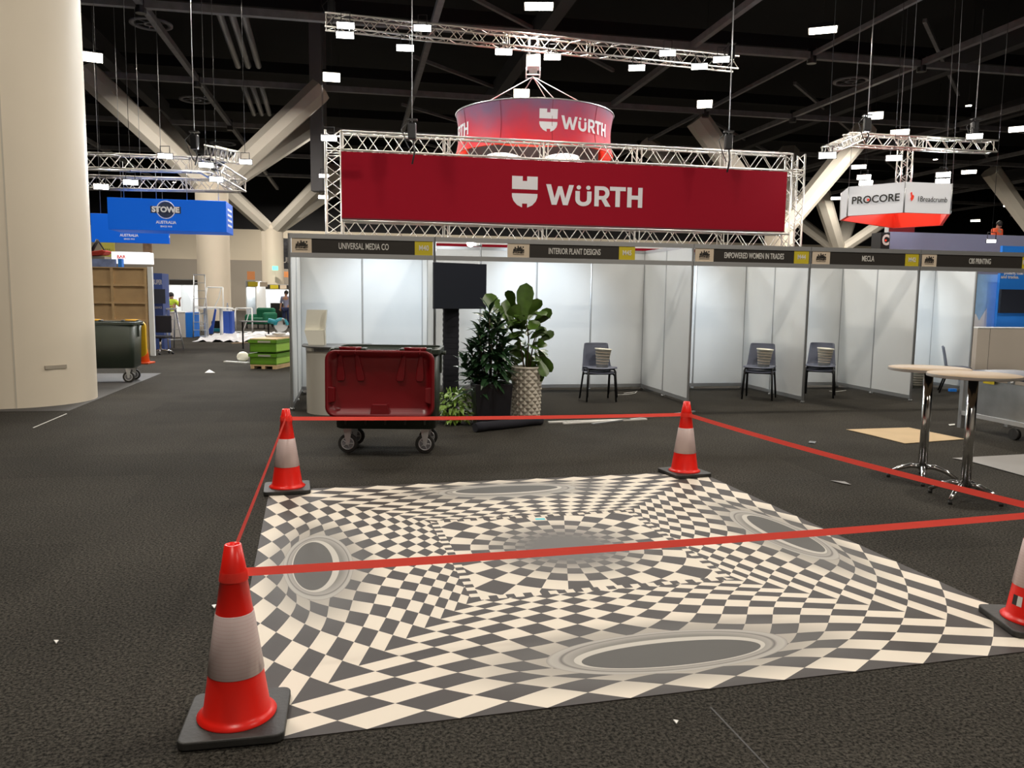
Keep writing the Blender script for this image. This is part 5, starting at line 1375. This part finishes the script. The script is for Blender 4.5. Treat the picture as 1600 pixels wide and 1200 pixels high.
o = MB().bb(-.33, .33, -.33, .33, 6.6, 14.5).build('service_riser', M['diffuser'], loc=(Pd.x, Pd.y, 0)); tag(o, 'dark grey square riser dropping from the roof left of the banner frame', 'riser')
# ducts, round diffusers
for k in range(3):
    for (xa, ya, xb, yb), zz in (((341+19*k, 15, 372+16*k, 103), 12.3), ((380+14*k, 133, 397+12*k, 178), 12.3)):
        a = G(xa, ya, zz); b__ = G(xb, yb, zz)
        o = MB().cyl((0, 0, 0), b__-a, .14, n=14).build('air_duct', M['duct'], loc=a); tag(o, 'silver air duct under the roof, one of three side by side left of centre', 'duct', 'silver roof ducts')
def diffuser_(x, y, z, r, lb):
    P = G(x, y, z); t = thing('ceiling_diffuser', lb, 'air vent', P, 0, 'round ceiling air vents')
    MB().lathe([(r, 0), (r, .06), (r*.78, .06), (r*.78, 0), (r, 0)], 36).build('outer_ring', M['diffuser'], t)
    MB().lathe([(r*.34, 0), (r*.34, .05), (r*.24, .05), (r*.24, 0), (r*.34, 0)], 24).build('inner_ring', M['diffuser'], t)
    for k in range(6): a = k*PI/3; MB().cyl((r*.3*math.cos(a), r*.3*math.sin(a), .04), (r*.8*math.cos(a), r*.8*math.sin(a), .04), .02, n=5).build('vane', M['diffuser'], t)
diffuser_(236, 39, 11, .72, 'round ceiling air vent near the top left, right of the huge column')
diffuser_(306, 157, 11, .78, 'round ceiling air vent between the two big cream branches')
diffuser_(348, 225, 11, .8, 'farther round ceiling air vent above the far cream column')
diffuser_(1330, 128, 11, .75, 'round ceiling air vent at the upper right above the right-hand truss')
diffuser_(1266, 307, 10.6, .9, 'dim round ceiling air vent right of the banner frame tower')
# plywood framed wall + white return
pa = G(234, 556); za = AT(228, 418, pa.y).z
pw0 = thing('framed_wall', 'unpainted plywood wall with timber framing behind the yellow lidded bin', 'wall panel', Vector((pa.x, pa.y, 0)), TH-.12)
MB().bb(-3.2, 0, .06, .08, 0, za).build('plywood_sheet', M['ply'], pw0)
for x in (-.04, -.86, -1.7, -2.5): MB().bb(x-.03, x+.03, 0, .06, 0, za).build('stud', M['timber'], pw0)
nz = 5
for k in range(nz+1): z = za*k/nz; MB().bb(-3.2, 0, .004, .058, max(0, z-.025), min(za, z+.025)).build('noggin', M['timber'], pw0)
wv_ = D*.11
wr = thing('white_wall', 'narrow white painted wall end at the right edge of the plywood wall', 'wall panel', Vector((pa.x+.02, pa.y, 0)), math.atan2(wv_.y, wv_.x))
MB().bb(0, wv_.length, -.02, .10, 0, za+.02).build('panel', M['white'], wr)
# blue promotion wall with television
b0 = AT(240.5, 480, 22.4)
bp_ = thing('promotion_wall', 'narrow blue promotion wall with white words right of the plywood wall', 'display wall', Vector((b0.x, b0.y, 0)), TH)
zz1 = AT(245, 427, 22.4).z
MB().bb(0, .24, 0, .8, 0, zz1).build('panel', mat('promo_blue', (.05, .10, .33), .5), bp_)
text('SUPER', .13, M['letter'], bp_, (.12, -.01, zz1-.25), 'lettering', sx=.45, bold=.03)
text('SERVICE', .06, M['letter'], bp_, (.12, -.01, zz1-.95), 'lettering', sx=.6, bold=.03)
o = thing('television', 'black television fixed beside the narrow blue promotion wall', 'television', AT(249, 463, 22.1), TH+.75)
MB().bb(-.16, .16, -.03, .03, -.2, .2).build('screen_panel', M['screen'], o, bevel=.005)
# orange cone
P = G(225, 568); oc = thing('traffic_cone', 'plain orange cone behind the yellow lidded bin', 'traffic cone', Vector((P.x, P.y, 0)))
MB().lathe([(.02, .66), (.026, .67), (.13, .04), (.12, .04)], 28).build('cone_body', M['orange'], oc); MB().bb(-.18, .18, -.18, .18, 0, .04).build('base', mat('orange_base', (.6, .08, .02), .6), oc, bevel=.01)
# office chair base
P = G(262, 552); ch = thing('office_chair', 'black office chair with chrome star base beside the blue promotion wall', 'chair', Vector((P.x-.05, P.y-.3, 0)))
for k in range(5):
    a = 2*PI*k/5; lg = MB().tube([(0, 0, .12), (.3*math.cos(a), .3*math.sin(a), .08)], .02, 6).build('star_leg', M['chrome'], ch); MB().ball((.31*math.cos(a), .31*math.sin(a), .035), .035, 6).build('wheel', M['black'], lg)
MB().cyl((0, 0, .12), (0, 0, .42), .03, n=10).build('gas_lift', M['chrome'], ch); MB().bb(-.23, .23, -.22, .22, .42, .48).build('seat', M['blackcloth'], ch, bevel=.02); MB().bb(-.21, .21, .2, .25, .55, 1.0).build('backrest', M['blackcloth'], ch, bevel=.02)
# ladders
def ladder(P, rz, h, wd, label, spread=.5, lean=0):
    t = thing('step_ladder', label, 'ladder', P, rz)
    for s_ in (-1, 1):
        MB().tube([(s_*wd/2, -spread/2+lean, 0), (s_*wd*.36, lean, h)], .022, 6).build('front_rail', M['alu'], t); MB().tube([(s_*wd/2, spread/2+lean, 0), (s_*wd*.36, .03+lean, h)], .018, 6).build('rear_rail', M['alu'], t)
    n = int(h/.28)
    for k in range(1, n+1):
        f_ = k*.28/h; MB().box((0, -spread/2*(1-f_)+lean, k*.28), (wd*(1-.28*f_), .07, .02)).build('tread', M['alu'], t)
    MB().box((0, lean, h), (wd*.8, .14, .03)).build('top_cap', M['alu'], t)
    return t
P = G(268, 545); ladder(Vector((P.x, P.y, 0)), .75, 1.15, .42, 'short aluminium step ladder beside the blue promotion wall', .75)
P = G(270, 532); ladder(Vector((P.x+.1, P.y+2.2, 0)), .35, 2.25, .5, 'tall aluminium step ladder held by the worker behind the white counter', .9)
# reception counters
def desk(x0, y0, x1, y1, m1, m2, label, dep=.6, side=None):
    Yd = G((x0+x1)/2, y1).y; a = AT(x0, y0, Yd); b__ = AT(x1, y0, Yd)
    t = thing('reception_counter', label, 'counter', Vector((a.x, Yd, 0)), TH*.5); L = b__.x-a.x
    MB().bb(0, L, 0, dep, 0, a.z-.03).build('body', m1, t); MB().bb(-.02, L+.02, -.02, dep+.02, a.z-.03, a.z).build('top', M['white'], t)
    if side: MB().bb(L, L+side, .05, dep, 0, a.z-.03).build('blue_end', m2, t)
    return t
desk(265, 487, 288, 527, mat('pale_grey_counter', (.66, .64, .60), .5), M['bluelt'], 'pale grey reception counter with bright blue end in the left aisle', .9, .24)
desk(345, 485, 357, 523, M['bluepaint'], M['bluepaint'], 'blue box counter before the far cream column', .45, .1)
# worker behind the counter
Yp = 30.5; Pp = AT(269, 500, Yp)
p2 = dict(stand_pose); p2.update(elr=(-.30, -.15, 1.2), wrl=(.28, -.3, 1.45), hal=(.30, -.34, 1.53), ell=(.30, -.14, 1.2), wrr=(-.1, -.32, 1.2), har=(-.02, -.36, 1.22), face=(.5, -1, -.2))
hz = AT(262, 459, Yp).z
person(Vector((Pp.x, Yp, 0)), .5, {k: (tuple(np.array(v)*(hz/1.72)) if k != 'face' else v) for k, v in p2.items()}, 'worker in yellow hi-vis vest gripping the tall ladder behind the grey counter', M['hivis'], M['navy'])
# round bar table, white frames, stools
P = G(337, 526); t = thing('bar_table', 'white round bar table on the plastic sheet in the left aisle', 'table', Vector((P.x-.35, P.y, 0)))
MB().lathe([(0, 1.05), (.42, 1.05), (.42, 1.08), (0, 1.08)], 28).build('table_top', M['white'], t); MB().cyl((0, 0, .02), (0, 0, 1.05), .06, n=12).build('pole', M['white'], t); MB().lathe([(0, .02), (.25, .02), (.25, 0)], 24).build('foot', M['white'], t)
P2 = P+Vector((.2, 1.2, 0)); t = dup(t, (P.x+.30, P.y-.2, 0), 0, 'white bar table beside the blue box counter in the left aisle')
def aframe(P, rz, w_, h, label, m_=M['white'], splay=.25, nm='display_frame'):
    t = thing(nm, label, 'display frame', P, rz)
    MB().tube([(-w_/2, 0, 0), (-w_*.30, 0, h)], .03, 6).build('upright', m_, t); MB().tube([(w_/2, 0, 0), (w_*.5, 0, h)], .03, 6).build('upright', m_, t)
    MB().tube([(-w_*.30, 0, h), (w_*.5, 0, h)], .03, 6).build('crossbar', m_, t); MB().tube([(-w_/2, 0, .03), (w_/2, 0, .03)], .03, 6).build('crossbar', m_, t)
    MB().tube([(0, .02, 0), (w_*.15, .3, h*.5), (w_*.4, .02, h)], .02, 6).build('brace', m_, t)
    return t
Q = AT(334, 486, 33); aframe(Vector((Q.x, 33, .98)), 0, .8, .85, 'white tilted frame standing above the bar table in the left aisle')
# table carrying the frame
tb = thing('trestle_table', 'narrow white table under the tilted frame in the left aisle', 'table', Vector((Q.x, 33, 0)))
MB().bb(-.6, .9, -.3, .3, .93, .97).build('top', M['white'], tb)
for x in (-.5, .8):
    for y in (-.25, .25): MB().cyl((x, y, 0), (x, y, .93), .025, n=8).build('leg', M['white'], tb)
Q = G(371, 521); aframe(Vector((Q.x, Q.y+.6, 0)), .1, .8, 1.0, 'white trapezoid trestle leaning by the far cream column')
bt = thing('bottle', 'clear water bottle standing on the blue box counter', 'bottle', AT(358, 484.5, G(351, 523).y+.2), 0)
bt.location.z = AT(345, 485, G(351, 523).y).z+.005; bt.location.x -= .06
MB().lathe([(0, 0), (.04, 0), (.04, .17), (.015, .22), (.015, .25), (0, .25)], 16).build('body', M['bottle'], bt); MB().cyl((0, 0, .25), (0, 0, .27), .017, n=10).build('cap', M['bluelt'], bt)
# stool, blue drape, tote bag
P = G(305, 519); t = thing('bar_stool', 'white bar stool beside the bright blue counter end', 'stool', Vector((P.x, P.y+.4, 0)))
MB().bb(-.2, .2, -.2, .2, .74, .78).build('seat', M['white'], t, bevel=.01)
for a in (-1, 1):
    for c_ in (-1, 1): MB().tube([(a*.24, c_*.24, 0), (a*.16, c_*.16, .74)], .018, 6).build('leg', M['white'], t)
MB().tube([(-.22, -.22, .25), (.22, -.22, .25), (.22, .22, .25), (-.22, .22, .25)], .012, 6, True).build('footrest', M['white'], t)
P = G(331, 522); t = thing('blue_drape', 'dark blue fabric draped from the bar table to the floor', 'fabric', Vector((P.x, P.y+.1, 0)))
MB().prism([(-.28, 0), (.0, 0), (.16, .95), (.1, 1.0), (-.05, .35)], 0, .05).build('cloth', M['bluepaint'], t, bevel=.01)
P = G(322, 520); t = thing('tool_bag', 'black tool bag with teal base on the floor behind the blue drape', 'bag', Vector((P.x, P.y+1.2, 0)))
MB().bb(-.25, .25, -.15, .15, 0, .14).build('base', M['teal'], t, bevel=.02); MB().bb(-.2, .2, -.12, .12, .14, .45).build('body', M['black'], t, bevel=.05)
# plastic sheet pile
mb = MB(); a = G(288, 533); rnd = random.Random(4); nx, ny = 26, 14
x0_, y0_ = G(290, 534).x, G(300, 534).y; wx_, wy_ = 2.9, 6.0
vs = [(wx_*i/nx+ (1.2*j/ny)*-1, wy_*j/ny+rnd.uniform(-.1, .1), max(.002, rnd.random()**2*.10)) for j in range(ny+1) for i in range(nx+1)]
mb.add(vs, [(j*(nx+1)+i, j*(nx+1)+i+1, (j+1)*(nx+1)+i+1, (j+1)*(nx+1)+i) for j in range(ny) for i in range(nx)])
o = mb.build('plastic_sheet', M['sheet'], loc=(x0_+.2, y0_, .004)); tag(o, 'crumpled white plastic sheeting on the floor in the left aisle', 'plastic sheet')
# green crates
def crate(P, rz, w_, d_, h, label):
    t = thing('storage_crate', label, 'crate', P, rz, 'green crates in the aisle')
    mb = MB(); mb.bb(-w_/2, w_/2, -d_/2, -d_/2+.02, 0, h); mb.bb(-w_/2, w_/2, d_/2-.02, d_/2, 0, h); mb.bb(-w_/2, -w_/2+.02, -d_/2, d_/2, 0, h); mb.bb(-w_/2, w_/2, -d_/2, d_/2, 0, .02); mb.build('body', M['crate'], t)
    MB().bb(w_/2-.02, w_/2, -d_/2+.02, d_/2-.02, 0, h).build('end_panel', M['cratepale'], t)
    rm = MB(); 
    for y in (-d_/2-.015, d_/2+.015): rm.bb(-w_/2-.03, w_/2+.03, y-.015, y+.015, h-.07, h)
    for x in (-w_/2-.015, w_/2+.015): rm.bb(x-.015, x+.015, -d_/2-.03, d_/2+.03, h-.07, h)
    rm.build('rim', M['crate'], t, bevel=.004)
    MB().bb(w_/2, w_/2+.004, -.25, -.05, h*.25, h*.6).build('paper_label', M['letter'], t)
    MB().bb(-.1, .18, -d_/2-.034, -d_/2-.03, h-.06, h-.02).build('grey_label', M['alu'], t)
    return t
pa_ = G(391, 576); pb_ = G(432, 577); pc_ = G(447, 562)
cw = (pb_-pa_).length; cd = min((pc_-pb_).length, 2.2); crz = math.atan2(pb_.y-pa_.y, pb_.x-pa_.x)
cc_ = (pa_+pb_)/2; nv_ = Vector((-math.sin(crz), math.cos(crz), 0))
cc_ = cc_+nv_*(cd/2)
ztc = AT(388, 529, pa_.y).z
pal = thing('timber_pallet', 'low brown timber pallet under the green crates', 'pallet', Vector((cc_.x, cc_.y, 0)), crz)
MB().bb(-cw/2, cw/2, -cd/2, cd/2, .06, .09).build('deck', M['timber'], pal)
for x in (-cw/2+.05, 0, cw/2-.05): MB().bb(x-.04, x+.04, -cd/2, cd/2, 0, .06).build('bearer', M['timber'], pal)
hcr = (ztc-.09)/2-.01
crate(Vector((cc_.x, cc_.y, .09)), crz, cw, cd, hcr-.03, 'lower green crate on the timber pallet in the left aisle')
crate(Vector((cc_.x, cc_.y, .09+hcr)), crz, cw, cd, hcr, 'upper green crate carrying the mitre saw in the left aisle')
lidp = MB().bb(-cw/2, cw/2, -cd/2, cd/2, 0, .02).build('timber_board', M['timber'], loc=(cc_.x, cc_.y, .09+2*hcr+.002), rz=crz); tag(lidp, 'timber board lying across the upper green crate under the saw', 'board')
# mitre saw
sp_ = AT(408, 520, cc_.y-.1); sawz = .09+2*hcr+.024
sw = thing('mitre_saw', 'mitre saw with round teal blade guard on top of the green crates', 'saw', Vector((cc_.x-.05, cc_.y-.2, sawz)), .4)
MB().bb(-.28, .28, -.16, .16, 0, .05).build('base_table', M['zinc'], sw, bevel=.01); MB().cyl((0, -.05, .05), (0, -.05, .09), .15, n=20).build('turntable', M['zinc'], sw)
MB().cyl((.06, 0, .26), (.06, .03, .26), .15, n=24).build('blade', M['zinc'], sw); MB().lathe([(.165, -.03), (.165, .04), (.10, .04)], 20, a0=0, a1=PI).build('blade_guard', M['teal'], sw, loc=(.06, .0, .26)).rotation_euler = (PI/2, 0, 0)
MB().cyl((-.02, .0, .32), (-.22, .0, .36), .055, n=12).build('motor', M['teal'], sw); MB().tube([(.0, .12, .05), (.0, .16, .25), (.05, .06, .36), (.1, -.08, .40)], .022, 8).build('arm', M['zinc'], sw); MB().tube([(.1, -.08, .40), (.1, -.17, .36), (.1, -.2, .28)], .02, 8).build('grip', M['black'], sw)
# steel stand and offcuts beside crates
P = G(380, 545); t = thing('steel_stand', 'thin dark steel stand left of the green crates', 'stand', Vector((P.x, P.y, 0)))
zs = AT(382, 503, P.y).z
for x in (0, .75): MB().bb(x-.02, x+.02, -.02, .02, 0, zs).build('leg', M['blackm'], t)
MB().bb(-.02, .9, -.25, .25, zs, zs+.03).build('top', M['steel_dark'], t)
for i, (x0_, y0_, x1_, y1_, lb) in enumerate(((352, 566, 388, 568, 'white board offcut lying left of the green crates'), (362, 537, 388, 536, 'pale timber batten on the carpet behind the green crates'))):
    a = G(x0_, y0_); b__ = G(x1_, y1_); L = (b__-a).length
    o = MB().bb(0, L, -.06, .06, 0, .03).build('board_offcut', M['white'] if i == 0 else M['tabletop'], loc=(a.x, a.y, .001), rz=math.atan2(b__.y-a.y, b__.x-a.x)); tag(o, lb, 'offcut')
P = G(381, 566); t = thing('paper_bag', 'crumpled cream bag leaning on the green crates', 'bag', Vector((P.x, P.y-.05, 0)))
MB().ball((0, 0, .13), .15, 6, (1, .6, .85)).build('body', M['basket'], t)
# green sofa, black case, person far
P = G(418, 512); t = thing('armchair', 'green upholstered armchair in the far aisle behind the saw', 'armchair', Vector((P.x, P.y-1, 0)), -.4)
MB().bb(-.5, .5, -.4, .4, .2, .5).build('seat', M['sofa'], t, bevel=.08); MB().bb(-.5, .5, .25, .5, .4, .95).build('backrest', M['sofa'], t, bevel=.1); MB().bb(.4, .62, -.4, .45, .2, .75).build('armrest', M['sofa'], t, bevel=.09); MB().bb(-.62, -.4, -.4, .45, .2, .65).build('armrest', M['sofa'], t, bevel=.09)
for a in (-.5, .5):
    for c_ in (-.35, .4): MB().cyl((a, c_, 0), (a, c_, .2), .03, n=8).build('leg', M['black'], t)
P = G(431, 511); t = thing('road_case', 'upright black case right of the green armchair', 'case', Vector((P.x, P.y+.5, 0)))
MB().bb(-.3, .3, -.3, .3, .05, 1.15).build('body', M['black'], t, bevel=.02)
for a in (-.25, .25): MB().cyl((a, -.25, .0), (a, -.2, .05), .03, n=8).build('wheel', M['rubber'], t)
Yp = 38.; Pp = AT(447, 470, Yp)
pz_ = dict(stand_pose); pz_.update(face=(-1, -.3, 0))
person(Vector((Pp.x, Yp, 0)), 0, pz_, 'dark haired person in pale shirt at the far end of the left aisle', M['lavender'], M['navy'])
# far shell scheme booths
def far_booth(x0, x1, ytop, Yd, label, ploc=0):
    a = AT(x0, ytop, Yd); b__ = AT(x1, ytop, Yd); w_ = b__.x-a.x
    t = thing('exhibition_booth', label, 'booth', Vector((a.x, Yd, 0)), TH*.3)
    zt_2 = a.z
    MB().bb(0, w_, 2, 2.05, 0, zt_2).build('back_wall', M['white'], t); n = max(2, int(w_/1.0))
    for i in range(n+1): MB().cyl((w_*i/n, 1.98, 0), (w_*i/n, 1.98, zt_2), .03, n=6).build('post', M['alu'], t)
    for x in (0, w_): MB().bb(x-.02, x+.02, 0, 2, 0, zt_2).build('side_wall', M['white'], t)
    MB().bb(0, w_, -.03, .03, zt_2-.32, zt_2).build('header_frame', M['alu'], t)
    MB().bb(.1, w_-.1, -.05, -.03, zt_2-.28, zt_2-.04).build('fascia_board', M['blackboard'], t)
    MB().bb(w_*.25+ploc, w_*.25+.5+ploc, -.07, -.05, zt_2-.28, zt_2-.04).build('number_plate', M['yellow'], t)
    MB().bb(w_*.25+.6+ploc, w_*.25+1.0+ploc, -.07, -.05, zt_2-.28, zt_2-.04).build('logo_card', M['card'], t)
    l = bpy.data.lights.new('area', 'AREA'); l.size = 1; l.energy = 22; l.color = (.88, .94, 1)
    a_ = bpy.data.objects.new('lamp_light', l); C.objects.link(a_); a_.parent = t; a_.location = (w_/2, .6, zt_2-.1); a_.rotation_euler = (.6, 0, 0)
    return t
far_booth(262, 334, 436, 44, 'far white booth with black name board behind the worker and ladder', 1.0)
far_booth(384, 399, 439, 42, 'narrow far white booth between the two cream columns')
far_booth(409, 462, 444, 50, 'far white booth with grey wall graphic left of the nearest booth post')
# stand behind plywood: blue printed wall, white lit canopy, red/black crane model, yellow board
o, w6, z_0, z_1 = board('blue_printed_wall', 130, 404, 180, 418, 11, mat('blue_print_wall', (.16, .22, .42), .5, noise=(6, .3)), 'blue printed upper wall above the plywood wall', 'display wall', .1, z0=1.0)
o, w6, z_0, z_1 = board('blue_pillar', 184, 404, 190, 418, 11, M['bluelt'], 'bright blue pillar top above the plywood wall', 'pillar', .2, z0=1.0)
cnp, w6, z_0, z_1 = board('lit_canopy', 174, 393, 232, 411, 14, M['lit'], 'glowing white canopy sign with small red letters under the blue hanging signs', 'sign', .6)
text('BAR', .09, M['signred'], cnp, (w6*.26, -.02, z_0+(z_1-z_0)*.55), 'lettering', bold=.05)
o, w6, z_0, z_1 = board('yellow_board', 158, 378, 178, 394, 20, mat('mustard', (.55, .48, .08), .6), 'mustard yellow board behind the folding crane at the left', 'board', .1, z0=0)
z_0 = PT(158, 394, 20)[1]
text('...', .2, M['ink'], o, (w6/2, -.02, (z_0+z_1)/2), 'lettering')
P = AT(144, 401, 24.5); t = thing('excavator_arm', 'red machine with black folded arm above the blue printed wall', 'machine', P, 0)
MB().prism([(-.1, 0), (.42, .05), (.52, .15), (.40, .20), (-.1, .12)], -.2, .2).build('body', mat('machine_red', (.5, .05, .03), .5), t, bevel=.02)
MB().tube([(.02, -.1, .1), (.24, -.1, .50)], .05, 6).build('boom', M['black'], t); MB().tube([(.24, -.1, .50), (.46, -.1, .14)], .022, 6).build('stick', M['black'], t)
MB().bb(-.3, .5, -.25, .25, -4.5+0, -.0).build('plinth', M['wallgrey'], t)
o, w6, z_0, z_1 = board('printed_banner', 223, 380, 237, 411, 30, M['tan'], 'tall narrow printed banner right of the glowing canopy', 'banner', .1)
# far posters near the second tree column
o, w6, z_0, z_1 = board('dark_poster', 433, 372, 455, 420, 58, M['cityprint'], 'dark city poster high on the far wall left of the booth row', 'poster', .1)
text('BUILD', .45, M['letter'], o, (w6*.75, -.02, z_0+(z_1-z_0)*.28), 'lettering', bold=.03)
o, w6, z_0, z_1 = board('yellow_disc_sign', 432, 357, 440, 373, 59, mat('olive_yellow', (.45, .43, .05), .6), 'olive yellow wall graphic above the dark city poster', 'graphic', .1)
o, w6, z_0, z_1 = board('orange_screen', 386, 424, 398, 437, 55, M['terracotta'], 'orange panel on the far wall between the two cream columns', 'panel', .1)
o, w6, z_0, z_1 = board('timber_soffit', 428, 424, 460, 433, 62, M['terracotta'], 'orange timber strip on the far wall under the dark city poster', 'panel', .1)
o = thing('exit_sign', 'small glowing green exit light on the far wall beside the dark poster', 'exit sign', AT(430, 419, 60)); MB().bb(-.2, .2, -.05, .05, -.15, .15).build('panel', mat('exit_green', (.1, .6, .4), .5, emis=2.), o)
print('objects', len(bpy.data.objects))
